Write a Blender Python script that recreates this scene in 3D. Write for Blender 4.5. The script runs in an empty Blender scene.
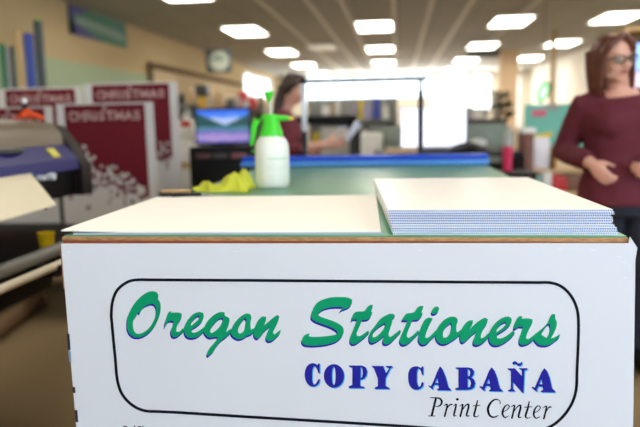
import bpy, bmesh, math, random
from mathutils import Vector, Matrix, Quaternion
from mathutils.geometry import tessellate_polygon
random.seed(7)
SC = bpy.context.scene
COL = SC.collection

# ---------------------------------------------------------------- camera
F_PX, PX0, PY0 = 651.0, 320.0, 213.5          # focal length in pixels of the 640 x 427 frame
HC = 1.25                                      # eye height
yc = Vector((78.0, 93.5, -F_PX)).normalized()  # world +Y (along the table) in camera axes
xc = Vector((5420.0, 12.5, F_PX)); xc = (xc - yc * xc.dot(yc)).normalized()
zc = xc.cross(yc)
W2C = Matrix((xc, yc, zc)).transposed()
C2W = W2C.transposed()
CAM = Vector((0, 0, HC))
cd = bpy.data.cameras.new('camera'); cam = bpy.data.objects.new('camera', cd); COL.objects.link(cam)
cam.matrix_world = Matrix.Translation(CAM) @ C2W.to_4x4()
cd.sensor_width = 36.0; cd.lens = 36.0 * F_PX / 640.0
cd.clip_start = 0.05; cd.clip_end = 200
cd.dof.use_dof = True; cd.dof.focus_distance = 1.45; cd.dof.aperture_fstop = 1.9
SC.camera = cam

# ---------------------------------------------------------------- world and light
W = bpy.data.worlds.new('daylight'); SC.world = W; W.use_nodes = True
wn = W.node_tree.nodes; wl = W.node_tree.links
bg = wn['Background']; bg.inputs['Color'].default_value = (0.86, 0.93, 1.0, 1); bg.inputs['Strength'].default_value = 5.0
SC.view_settings.view_transform = 'Standard'; SC.view_settings.look = 'None'
SC.view_settings.exposure = 0.0; SC.view_settings.gamma = 1.0; SC.view_settings.use_curve_mapping = False

def area(name, loc, target, sx, sy, watts, color):
    l = bpy.data.lights.new(name, 'AREA'); l.shape = 'RECTANGLE'; l.size = sx; l.size_y = sy; l.energy = watts; l.color = color
    o = bpy.data.objects.new(name, l); COL.objects.link(o); o.location = loc
    o.rotation_euler = (Vector(target) - Vector(loc)).to_track_quat('-Z', 'Y').to_euler(); return o
area('side_fill_light', (4.5, -1.5, 1.8), (0.1, 1.5, 0.9), 2.6, 1.7, 250, (0.66, 0.80, 1.0))  # added cool fill from the right, placed for falloff across the sign board
area('front_fill_light', (-1.4, -3.85, 1.7), (-0.2, 1.4, 0.9), 2.2, 1.9, 14, (0.70, 0.82, 1.0))  # added weak cool fill from behind the camera
area('back_window_daylight', (-1.2, 23.7, 2.3), (-1.2, 15, 2.7), 4.4, 0.8, 150, (1.0, 0.98, 0.94))
area('back_window_daylight', (2.2, 23.7, 2.1), (2.2, 15, 2.6), 2.1, 1.2, 130, (1.0, 0.98, 0.94))
LAMP_STRENGTH = 11.0

# ---------------------------------------------------------------- helpers
def at(px, py, X=None, Y=None, Z=None):
    """the point of the place that the photograph shows at a pixel, on the plane X=, Y= or Z="""
    d = C2W @ Vector((px - PX0, PY0 - py, -F_PX))
    if Y is not None: t = (Y - CAM.y) / d.y
    elif X is not None: t = (X - CAM.x) / d.x
    else: t = (Z - CAM.z) / d.z
    return CAM + d * t
def lin(c):
    return tuple(((v/255)/12.92 if v/255 <= 0.04045 else ((v/255+0.055)/1.055)**2.4) for v in c)
MATS = {}
def mat(name, rgb, rough=0.6, metal=0.0, var=0.06, scale=30.0, bump=0.0, emit=0.0, trans=0.0, alpha=1.0, spec=0.5, sss=0.0, stretch=None):
    if name in MATS: return MATS[name]
    m = bpy.data.materials.new(name); m.use_nodes = True; MATS[name] = m
    nt = m.node_tree; b = nt.nodes['Principled BSDF']; L = nt.links.new
    c = lin(rgb)
    tc = nt.nodes.new('ShaderNodeTexCoord'); mp = nt.nodes.new('ShaderNodeMapping')
    L(tc.outputs['Object'], mp.inputs['Vector'])
    if stretch: mp.inputs['Scale'].default_value = stretch
    nz = nt.nodes.new('ShaderNodeTexNoise'); nz.inputs['Scale'].default_value = scale; nz.inputs['Detail'].default_value = 4
    L(mp.outputs[0], nz.inputs['Vector'])
    rp = nt.nodes.new('ShaderNodeMapRange'); rp.inputs['To Min'].default_value = 1 - var*1.6; rp.inputs['To Max'].default_value = 1 + var*1.6
    L(nz.outputs['Fac'], rp.inputs['Value'])
    vm = nt.nodes.new('ShaderNodeVectorMath'); vm.operation = 'SCALE'; vm.inputs[0].default_value = c
    L(rp.outputs[0], vm.inputs['Scale']); L(vm.outputs[0], b.inputs['Base Color'])
    b.inputs['Roughness'].default_value = rough; b.inputs['Metallic'].default_value = metal
    b.inputs['Specular IOR Level'].default_value = spec
    if trans: b.inputs['Transmission Weight'].default_value = trans
    if sss: b.inputs['Subsurface Weight'].default_value = sss; b.inputs['Subsurface Scale'].default_value = 0.01
    if alpha < 1: b.inputs['Alpha'].default_value = alpha
    if emit:
        b.inputs['Emission Color'].default_value = (*c, 1); b.inputs['Emission Strength'].default_value = emit
    if bump:
        bp = nt.nodes.new('ShaderNodeBump'); bp.inputs['Strength'].default_value = bump; bp.inputs['Distance'].default_value = 0.003
        L(nz.outputs['Fac'], bp.inputs['Height']); L(bp.outputs[0], b.inputs['Normal'])
    return m

def frame(t, side=None):
    t = t.normalized()
    s = Vector(side) if side is not None else (Vector((1,0,0)) if abs(t.x) < 0.9 else Vector((0,1,0)))
    s = (s - t*s.dot(t)).normalized()
    return s, t.cross(s)
class MB:
    def __init__(self): self.bm = bmesh.new(); self.mi = 0
    def face(self, vs):
        try: f = self.bm.faces.new(vs); f.material_index = self.mi; return f
        except ValueError: return None
    def box(self, c, s, rz=0, bev=0.0, M=None):
        c = Vector(c); R = M if M is not None else Matrix.Rotation(rz, 3, 'Z')
        vs = [self.bm.verts.new(c + R @ Vector((x*s[0]/2, y*s[1]/2, z*s[2]/2))) for x in (-1,1) for y in (-1,1) for z in (-1,1)]
        fs = [self.face([vs[i] for i in q]) for q in ((0,1,3,2),(4,6,7,5),(0,4,5,1),(2,3,7,6),(0,2,6,4),(1,5,7,3))]
        if bev:
            es = list({e for f in fs for e in f.edges})
            r = bmesh.ops.bevel(self.bm, geom=es, offset=bev, segments=2, profile=0.6, affect='EDGES')
            for f in r['faces']: f.material_index = self.mi
        return self
    def tube(self, pts, side=None, n=14, cap=True):
        """pts: list of (point, ra, rb); lofted elliptical rings with rounded ends"""
        P = [Vector(p[0]) for p in pts]; rings = []
        for i, p in enumerate(P):
            t = (P[min(i+1, len(P)-1)] - P[max(i-1, 0)])
            a, b = frame(t, side)
            ra = pts[i][1]; rb = pts[i][2] if len(pts[i]) > 2 else ra
            rings.append([self.bm.verts.new(p + a*math.cos(k*2*math.pi/n)*ra + b*math.sin(k*2*math.pi/n)*rb) for k in range(n)])
        for r0, r1 in zip(rings, rings[1:]):
            for k in range(n): self.face([r0[k], r0[(k+1)%n], r1[(k+1)%n], r1[k]])
        if cap: self.face(rings[0][::-1]); self.face(rings[-1])
        return self
    def cyl(self, p0, p1, r0, r1=None, n=20):
        return self.tube([(p0, r0), (p1, r1 if r1 is not None else r0)], n=n)
    def lathe(self, c, prof, n=28, axis=(0,0,1)):
        c = Vector(c); ax = Vector(axis).normalized(); a, b = frame(ax)
        rings = []
        for r, z in prof:
            if r < 1e-6: rings.append([self.bm.verts.new(c + ax*z)])
            else: rings.append([self.bm.verts.new(c + ax*z + a*math.cos(k*2*math.pi/n)*r + b*math.sin(k*2*math.pi/n)*r) for k in range(n)])
        for r0, r1 in zip(rings, rings[1:]):
            for k in range(n):
                q = [r0[k % len(r0)], r0[(k+1) % len(r0)], r1[(k+1) % len(r1)], r1[k % len(r1)]]
                u = [];  [u.append(v) for v in q if v not in u]
                if len(u) > 2: self.face(u)
        return self
    def ell(self, c, r, M=None, n=20, m=12):
        c = Vector(c); R = M if M is not None else Matrix.Identity(3)
        rows = []
        for i in range(m+1):
            th = math.pi*i/m
            if i in (0, m): rows.append([self.bm.verts.new(c + R @ Vector((0,0,r[2]*math.cos(th))))])
            else: rows.append([self.bm.verts.new(c + R @ Vector((r[0]*math.sin(th)*math.cos(k*2*math.pi/n), r[1]*math.sin(th)*math.sin(k*2*math.pi/n), r[2]*math.cos(th)))) for k in range(n)])
        for r0, r1 in zip(rows, rows[1:]):
            for k in range(n):
                q = [r0[k % len(r0)], r1[k % len(r1)], r1[(k+1) % len(r1)], r0[(k+1) % len(r0)]]
                u = [];  [u.append(v) for v in q if v not in u]
                if len(u) > 2: self.face(u)
        return self
    def prism(self, poly, vec):
        """closed polygon of 3D points pushed along vec"""
        vec = Vector(vec); A = [self.bm.verts.new(Vector(p)) for p in poly]; B = [self.bm.verts.new(Vector(p)+vec) for p in poly]
        self.face(A); self.face(B[::-1]); n = len(A)
        for i in range(n): self.face([A[i], B[i], B[(i+1)%n], A[(i+1)%n]])
        return self
    def flat(self, loops, off=None):
        """filled outline with holes"""
        tris = tessellate_polygon(loops); vs = [self.bm.verts.new(v) for lp in loops for v in lp]
        for t in tris: self.face([vs[i] for i in t])
        return self
def finish(bm, name, mats, parent=None, loc=None, rz=0.0, smooth=40, world=False, fix=True):
    if fix: bmesh.ops.recalc_face_normals(bm, faces=bm.faces)
    me = bpy.data.meshes.new(name); 
    if world:
        if parent is not None:
            M = (Matrix.Translation(parent.location) @ parent.rotation_euler.to_matrix().to_4x4()).inverted()
        else: M = Matrix.Translation(-Vector(loc)) if loc is not None else Matrix.Identity(4)
        bmesh.ops.transform(bm, matrix=M, verts=bm.verts)
    bm.to_mesh(me); bm.free()
    for m in (mats if isinstance(mats, (list, tuple)) else [mats]): me.materials.append(m)
    if smooth:
        me.shade_smooth() if smooth >= 180 else me.set_sharp_from_angle(angle=math.radians(smooth))
    o = bpy.data.objects.new(name, me); COL.objects.link(o)
    if parent is not None: o.parent = parent
    elif loc is not None: o.location = loc; o.rotation_euler = (0, 0, rz)
    return o
def B(self, name, mats, parent=None, **k): return finish(self.bm, name, mats, parent, **k)
MB.build = B
def tag(o, label, cat, group=None):
    o['label'] = label; o['category'] = cat
    if group: o['group'] = group
    return o
def thing(name, label, cat, loc=(0,0,0), rz=0.0, group=None):
    o = bpy.data.objects.new(name, None); COL.objects.link(o); o.location = loc; o.rotation_euler = (0,0,rz)
    o.empty_display_size = 0.05
    return tag(o, label, cat, group)
def struct(mb, name, m, **k):
    o = mb.build(name, m, **k); o['kind'] = 'structure'; return o
def copy_tree(o, parent=None):
    c = o.copy(); COL.objects.link(c)
    if parent is not None: c.parent = parent
    for ch in list(o.children): copy_tree(ch, c)
    return c
def one(mb, name, m, label, cat, loc, group=None, rz=0.0, world=False, smooth=40):
    o = mb.build(name, m, loc=loc, rz=rz, world=world, smooth=smooth); return tag(o, label, cat, group)
def remesh(mb, vox, smooth_it=6):
    """union of the lofts as one continuous skin"""
    bmesh.ops.recalc_face_normals(mb.bm, faces=mb.bm.faces)
    me = bpy.data.meshes.new('tmp'); mb.bm.to_mesh(me); mb.bm.free()
    o = bpy.data.objects.new('tmp', me); COL.objects.link(o)
    md = o.modifiers.new('r', 'REMESH'); md.mode = 'VOXEL'; md.voxel_size = vox; md.use_smooth_shade = True
    if smooth_it:
        s = o.modifiers.new('s', 'SMOOTH'); s.factor = 0.5; s.iterations = smooth_it
    dg = bpy.context.evaluated_depsgraph_get(); dg.update()
    ev = o.evaluated_get(dg); m2 = bpy.data.meshes.new_from_object(ev)
    r = MB(); r.bm.from_mesh(m2)
    bpy.data.objects.remove(o); bpy.data.meshes.remove(me); bpy.data.meshes.remove(m2)
    return r
# ---------------------------------------------------------------- materials
def mat_ceiling():
    m = mat('ceiling_tile', (196, 194, 186), 0.9, var=0.03, scale=60, bump=0.2)
    nt = m.node_tree; b = nt.nodes['Principled BSDF']; L = nt.links.new
    tc = nt.nodes.new('ShaderNodeTexCoord'); br = nt.nodes.new('ShaderNodeTexBrick')
    br.offset = 0; br.inputs['Scale'].default_value = 1; br.inputs['Brick Width'].default_value = 0.61; br.inputs['Row Height'].default_value = 1.22
    br.inputs['Mortar Size'].default_value = 0.012
    c = lin((172, 170, 164)); c2 = lin((178, 176, 170)); c3 = lin((150, 148, 142))
    br.inputs['Color1'].default_value = (*c, 1); br.inputs['Color2'].default_value = (*c2, 1); br.inputs['Mortar'].default_value = (*c3, 1)
    L(tc.outputs['Object'], br.inputs['Vector']); L(br.outputs['Color'], b.inputs['Base Color']); return m
M_CEIL = mat_ceiling()
M_FLOOR = mat('carpet', (132, 112, 80), 0.95, var=0.16, scale=90, bump=0.6)
M_TAN = mat('tan_wall_paint', (204, 184, 144), 0.9, var=0.02, scale=3, spec=0.1)
M_CREAM = mat('cream_wall_paint', (240, 234, 220), 0.8, var=0.02, scale=3)
M_WHITE = mat('white_paint', (235, 235, 230), 0.5, var=0.02)
M_GREEN_BOARD = mat('pale_green_board', (168, 186, 152), 0.8, var=0.03, scale=4)
M_BROWN = mat('brown_trim', (104, 80, 58), 0.9, var=0.1, spec=0.05)
M_BLACK = mat('black_plastic', (15, 15, 17), 0.5, var=0.1, spec=0.2)
M_BLACKM = mat('black_metal', (26, 26, 28), 0.35, metal=0.5, var=0.05)
M_DGREY = mat('dark_grey_plastic', (62, 64, 66), 0.45, var=0.06)
M_GREY = mat('grey_metal', (138, 142, 140), 0.4, metal=0.3, var=0.04)
M_GLASS = mat('window_glass', (240, 250, 255), 0.02, trans=1.0, var=0.0)
M_DIFF = mat('lamp_diffuser', (255, 247, 232), 0.5, emit=LAMP_STRENGTH, var=0)
M_DIFFDIM = mat('dim_lamp_diffuser', (236, 230, 214), 0.5, emit=0.25, var=0.02)  # faint glow put into the diffuser of the switched-off panel

XL, XR, YB, YF, ZCEI = -4.4, 4.6, 24.0, -4.0, HC + 1.65
# ---------------------------------------------------------------- shell
struct(MB().box(((XL+XR)/2, (YB+YF)/2, -0.05), (XR-XL+0.4, YB-YF+0.4, 0.1)), 'floor', M_FLOOR, smooth=0)
struct(MB().box(((XL+XR)/2, (YB+YF)/2, ZCEI+0.05), (XR-XL+0.4, YB-YF+0.4, 0.1)), 'ceiling', M_CEIL, smooth=0)
def wall(axis, pos, a0, a1, holes, name, m, th=0.2):
    """wall with rectangular openings (a0, a1, z0, z1); axis 'X': plane X=pos running along Y"""
    mb = MB(); cuts = sorted(holes); edges = [a0]
    def put(u0, u1, z0, z1):
        if u1-u0 < 1e-4 or z1-z0 < 1e-4: return
        if axis == 'X': mb.box((pos, (u0+u1)/2, (z0+z1)/2), (th, u1-u0, z1-z0))
        else: mb.box(((u0+u1)/2, pos, (z0+z1)/2), (u1-u0, th, z1-z0))
    u = a0
    for h in cuts:
        put(u, h[0], 0, ZCEI); put(h[0], h[1], 0, h[2]); put(h[0], h[1], h[3], ZCEI); u = h[1]
    put(u, a1, 0, ZCEI)
    return struct(mb, name, m, smooth=0)
wn_ = [0]
def window(axis, pos, a0, a1, z0, z1, nv=1, nh=0):
    wn_[0] += 1
    fr = MB(); t = 0.05
    def bx(u0, u1, z0, z1, th=0.07):
        if axis == 'X': fr.box((pos, (u0+u1)/2, (z0+z1)/2), (th, u1-u0, z1-z0))
        else: fr.box(((u0+u1)/2, pos, (z0+z1)/2), (u1-u0, th, z1-z0))
    bx(a0, a1, z0, z0+t); bx(a0, a1, z1-t, z1); bx(a0, a0+t, z0+t, z1-t); bx(a1-t, a1, z0+t, z1-t)
    for i in range(1, nv+1):
        u = a0 + (a1-a0)*i/(nv+1); bx(u-t/2, u+t/2, z0+t, z1-t, 0.05)
    for i in range(1, nh+1):
        z = z0 + (z1-z0)*i/(nh+1); bx(a0+t, a1-t, z-t/2, z+t/2, 0.045)
    o = struct(fr, 'window_%d' % wn_[0], M_WHITE, smooth=0)
    g = MB(); u = (a0+a1)/2; z = (z0+z1)/2
    g.box((pos, u, z) if axis == 'X' else (u, pos, z), (0.006, a1-a0-t, z1-z0-t) if axis == 'X' else (a1-a0-t, 0.006, z1-z0-t))
    gg = g.build('window_glass', M_GLASS, parent=o, smooth=0); return o
HB = [(-3.55, 1.05, 2.02, 2.84), (1.1, 3.3, 1.55, 2.80), (3.6, 4.3, 0.9, 2.75), (-4.25, -3.65, 1.9, 2.85)]
wall('Y', YB+0.1, XL-0.2, XR+0.2, HB, 'wall_back', M_CREAM)
for i, h in enumerate(HB): window('Y', YB+0.1, *h, nv=(6, 2, 0, 0)[i], nh=(0, 1, 1, 0)[i])
HL = [(18.8, 23.4, 2.05, 2.75)]
wall('X', XL-0.1, YF-0.2, YB+0.2, HL, 'wall_left', M_TAN); window('X', XL-0.1, *HL[0], nv=2)
HR = [(-2.8, -0.2, 0.95, 2.65)]  # unseen opening, put in the right wall to go with the side fill
wall('X', XR+0.1, YF-0.2, YB+0.2, HR, 'wall_right', M_CREAM); window('X', XR+0.1, *HR[0], nv=1)
HF = [(-2.6, -0.2, 0.75, 2.65), (2.2, 4.4, 0.75, 2.65)]  # unseen openings, added for the fill from behind the camera
wall('Y', YF-0.1, XL-0.2, XR+0.2, HF, 'wall_front', M_CREAM)
for h in HF: window('Y', YF-0.1, *h, nv=1)
# pale ground outside the shop windows
g = MB(); g.box((0, YB+22, -0.11), (60, 43.0, 0.02)); struct(g, 'ground', mat('pale_concrete', (225, 222, 214), 0.9, var=0.05, scale=2), smooth=0)
# baseboards
b_ = MB(); b_.box((XL+0.01, 10, 0.05), (0.02, 27.9, 0.1)); struct(b_, 'baseboard_left', M_BROWN, smooth=0)
b_ = MB(); b_.box((XR-0.01, 10, 0.05), (0.02, 27.9, 0.1)); struct(b_, 'baseboard_right', M_BROWN, smooth=0)
# white strips running along the ceiling
M_STRIP = mat('white_strip', (232, 228, 216), 0.6, var=0.02)
for i, x in enumerate((-1.88, -1.24, -0.78, -0.06, 0.48, 1.04, 1.98)):
    struct(MB().box((x, 10, ZCEI-0.008), (0.055, 27.6, 0.016)), 'trim_%d' % (i+1), M_STRIP, smooth=0)
# peach column near the back windows and brown one by the right wall
c0 = at(500, 96, Y=17.0); c1 = at(518, 96, Y=17.0)
struct(MB().box(((c0.x+c1.x)/2, 17.2, ZCEI/2), (c1.x-c0.x, 0.4, ZCEI)), 'wall_column', mat('peach_paint', (236, 208, 172), 0.8, var=0.02), smooth=0)
c0 = at(551, 80, Y=13.5)
struct(MB().box((c0.x+0.03, 13.5, ZCEI/2), (0.09, 0.09, ZCEI)), 'trim_8', mat('tan_post_paint', (176, 148, 104), 0.6), smooth=0)

# ---------------------------------------------------------------- ceiling lamps
lamp = thing('ceiling_light', 'x', 'ceiling light', (0, 0, ZCEI))
f_ = MB()
for s in (-1, 1):
    f_.box((s*0.315, 0, -0.014), (0.03, 1.20, 0.028)); f_.box((0, s*0.585, -0.014), (0.60, 0.03, 0.028))
f_.build('frame', M_WHITE, lamp); MB().box((0, 0, -0.010), (0.60, 1.14, 0.012)).build('diffuser', M_DIFF, lamp)
first = True
ROWS = [1.0, 4.6, 8.17, 11.82, 15.55, 19.2, 22.7]; COLS = [(-2.72, 'left'), (-0.40, 'second from left'), (1.92, 'second from right'), (3.65, 'right')]
rn = {2: "nearest the camera", 3: "first full lamp", 4: "second full lamp", 5: "third full lamp", 6: "farthest lamp"}
for j, y in enumerate(ROWS):
    for i, (x, nm) in enumerate(COLS):
        yy = y
        o = lamp if first else copy_tree(lamp); first = False
        o.location = (x, yy, ZCEI); o['group'] = 'ceiling light panels'
        o['label'] = ('bright ceiling light panel, %s of the %s row' % (rn[j], nm)) if j in rn else 'bright ceiling light panel above the %s end of the work table, %s row' % (('sign', 'far')[j], nm)
d = thing('ceiling_light', 'unlit dim square ceiling panel between the two left rows of lamps', 'ceiling light', (at(325, 47, Z=ZCEI).x-0.06, at(325, 47, Z=ZCEI).y, ZCEI), group=None)
f_ = MB()
for s in (-1, 1):
    f_.box((s*0.29, 0, -0.012), (0.03, 1.1, 0.024)); f_.box((0, s*0.535, -0.012), (0.55, 0.03, 0.024))
f_.build('frame', M_WHITE, d); MB().box((0, 0, -0.010), (0.55, 1.04, 0.012)).build('diffuser', M_DIFFDIM, d)

# ---------------------------------------------------------------- the table
D = 1.39
TL, TR = at(62, 240, Y=D).x, at(629, 240, Y=D).x
ZT = at(345, 236, Y=D).z                     # top of the cutting mat
ZP = ZT - 0.0035                              # top of the board under the mat
YE = at(368, 165, Z=ZT).y                    # far end of the table
M_OSB = mat('particle_board_edge', (176, 132, 88), 0.8, var=0.4, scale=60, bump=0.5, stretch=(1, 1, 4))
M_REDW = mat('red_brown_wood_edge', (146, 70, 42), 0.7, var=0.25, scale=70, stretch=(1, 1, 5))
M_CAB = mat('cabinet_side_wood', (186, 128, 78), 0.6, var=0.15, scale=8, stretch=(1, 1, 6))
tb = thing('work_table', 'long counter-height work table with wooden edge carrying mat and boards', 'table', ((TL+TR)/2, (D+YE)/2, 0))
cx = 0.0; L_ = YE - D; Wd = TR - TL
p = MB(); p.box((0, 0.0, ZP-0.004), (Wd, L_, 0.008), bev=0.001); p.build('tabletop', M_OSB, tb)
p = MB(); p.box((0, 0.0, ZP-0.0155), (Wd-0.004, L_-0.002, 0.0145)); o = p.build('edge_board', M_REDW, tb)
p = MB(); hb = ZP-0.022
p.box((-Wd/2+0.012, 0, hb/2+0.04), (0.02, L_-0.02, hb-0.08)); p.build('side_panel', M_CAB, tb)
p = MB(); p.box((Wd/2-0.012, 0, hb/2+0.04), (0.02, L_-0.02, hb-0.08)); p.build('side_panel', M_CAB, tb)
p = MB(); p.box((0, L_/2-0.02, hb/2+0.04), (Wd-0.05, 0.02, hb-0.08)); p.build('end_panel', M_CAB, tb)
p = MB(); p.box((0, -L_/2+0.012, hb/2+0.04), (Wd-0.05, 0.02, hb-0.08)); p.build('end_panel', M_CAB, tb)
p = MB(); p.box((0, 0, hb*0.45), (Wd-0.05, L_-0.08, 0.02)); p.build('shelf', M_CAB, tb)
for sx in (-1, 1):
    for sy in (-1, 1):
        MB().box((sx*(Wd/2-0.06), sy*(L_/2-0.06), 0.04), (0.08, 0.08, 0.08)).build('foot', M_BLACK, tb)
m = MB(); m.box((-Wd/2-0.002, -L_/2+0.30, ZP-0.072), (0.008, 0.60, 0.10)); m.build('side_rail', M_OSB, tb)
# cutting mat
M_MAT = mat('green_cutting_mat', (88, 146, 114), 0.33, var=0.05, scale=12, spec=0.3)
mm = MB(); mm.box((0, 0, 0.00175), (Wd-0.006, L_-0.012, 0.0035), bev=0.0008)
one(mm, 'cutting_mat', M_MAT, 'green cutting mat covering the whole top of the work table', 'cutting mat', ((TL+TR)/2, (D+YE)/2, ZP))

# ---------------------------------------------------------------- front sign board with its lettering
YS = D - 0.002                               # back of the board; its face is 5 mm nearer
M_SIGN = mat('white_sign_board', (230, 232, 238), 0.5, var=0.01, scale=3, spec=0.3)
sb = thing('sign_board', 'large white sign board with green and blue shop lettering on the table front', 'sign', ((TL+TR)/2, YS, 0))
YFACE = YS - 0.005
out = [(62, 243.5), (628, 243.0), (629.5, 236.5), (636.5, 247.5), (634.5, 260), (632.3, 427), (629.5, 640), (94, 640), (77.3, 427)]
pl = [at(x, y, Y=YS) for x, y in out]
zb = 0.02
for q in (6, 7): pl[q].z = zb
p = MB(); p.prism(pl, (0, -0.005, 0)); p.build('board', M_SIGN, sb, world=True, smooth=0)
for pxx, ya_, yb_, nm, cc in ((68.8, 333, 349, 'dark_edge_clip', (24, 30, 40)), (69.8, 350, 361, 'pale_edge_clip', (120, 150, 176)), (74.1, 386, 392, 'dark_edge_clip', (40, 30, 50)), (76.5, 409, 421, 'dark_edge_clip', (30, 26, 44))):
    a = at(pxx, ya_, Y=YS); b = at(pxx+0.6, yb_, Y=YS)
    g = MB(); g.box(((a.x+b.x)/2+0.002, YS-0.002, (a.z+b.z)/2), (0.006, 0.009, a.z-b.z), bev=0.001); g.build(nm, mat('clip_%d' % cc[0], cc, 0.4), sb, world=True)
def smooth_poly(pts, sub=3):
    n = len(pts); r = []
    for i in range(n):
        p0, p1, p2, p3 = pts[i-1], pts[i], pts[(i+1) % n], pts[(i+2) % n]
        # keep corners sharp where the outline turns hard
        def tang(a, b, c):
            v1 = Vector((b[0]-a[0], b[1]-a[1])); v2 = Vector((c[0]-b[0], c[1]-b[1]))
            if v1.length < 1e-6 or v2.length < 1e-6 or v1.angle(v2) > math.radians(62): return None
            return (v1.normalized()+v2.normalized()).normalized()
        m1 = tang(p0, p1, p2); m2 = tang(p1, p2, p3); a = Vector(p1[:2]); b = Vector(p2[:2]); ch = b-a; Ld = ch.length
        m1 = m1*Ld if m1 is not None else ch; m2 = m2*Ld if m2 is not None else ch
        for k in range(sub):
            t = k/sub; t2 = t*t; t3 = t2*t
            v = a*(2*t3-3*t2+1) + m1*(t3-2*t2+t) + b*(-2*t3+3*t2) + m2*(t3-t2); r.append((v.x, v.y))
    return r
def glyph(mb, cr, loops, y, dx=0, dy=0, sm=True):
    ox, oy, s = cr; Ls = []
    for lp in loops:
        q = [(ox + a/s, oy + b/s) for a, b in lp]
        if sm: q = smooth_poly(q)
        Ls.append([at(a+dx, b+dy, Y=y) for a, b in q])
    mb.flat(Ls)
def stroke(mb, cr, pts, y, dx=0, dy=0, wmul=1.0, sub=4, step=[0]):
    """brush stroke: (x, y, width) points, rounded ends"""
    ox, oy, s = cr; P = [(ox+a/s, oy+b/s, w/s*wmul) for a, b, w in pts]; Q = []
    for i in range(len(P)-1):
        p0, p1, p2, p3 = P[max(i-1,0)], P[i], P[i+1], P[min(i+2, len(P)-1)]
        for k in range(sub):
            t = k/sub
            Q.append(tuple(0.5*((2*p1[j]) + (-p0[j]+p2[j])*t + (2*p0[j]-5*p1[j]+4*p2[j]-p3[j])*t*t + (-p0[j]+3*p1[j]-3*p2[j]+p3[j])*t**3) for j in range(3)))
    Q.append(P[-1])
    step[0] += 1; y = y - (step[0] % 7)*0.00002
    Lf, Rt = [], []
    for i, q in enumerate(Q):
        a = Q[max(i-1,0)]; b = Q[min(i+1,len(Q)-1)]; v = Vector((b[0]-a[0], b[1]-a[1]))
        v = v.normalized() if v.length > 1e-6 else Vector((1, 0)); n = Vector((-v.y, v.x))*q[2]/2
        Lf.append((q[0]+n.x, q[1]+n.y)); Rt.append((q[0]-n.x, q[1]-n.y))
    T = lambda c: mb.bm.verts.new(at(c[0]+dx, c[1]+dy, Y=y))
    l = [T(c) for c in Lf]; r = [T(c) for c in Rt]
    for i in range(len(l)-1): mb.face([l[i], l[i+1], r[i+1], r[i]])
    for e in (Q[0], Q[-1]):
        c = [T((e[0]+math.cos(k*math.pi/5)*e[2]/2, e[1]+math.sin(k*math.pi/5)*e[2]/2)) for k in range(10)]; mb.face(c)
A = (120,284,5.34); Bc = (190,300,6.4); Cc = (295,290,6.567); Dc = (375,300,6.4); E = (465,305,6.4); Fc = (300,360,6.4); G = (400,358,8.0); H = (475,355,7.53)
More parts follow.
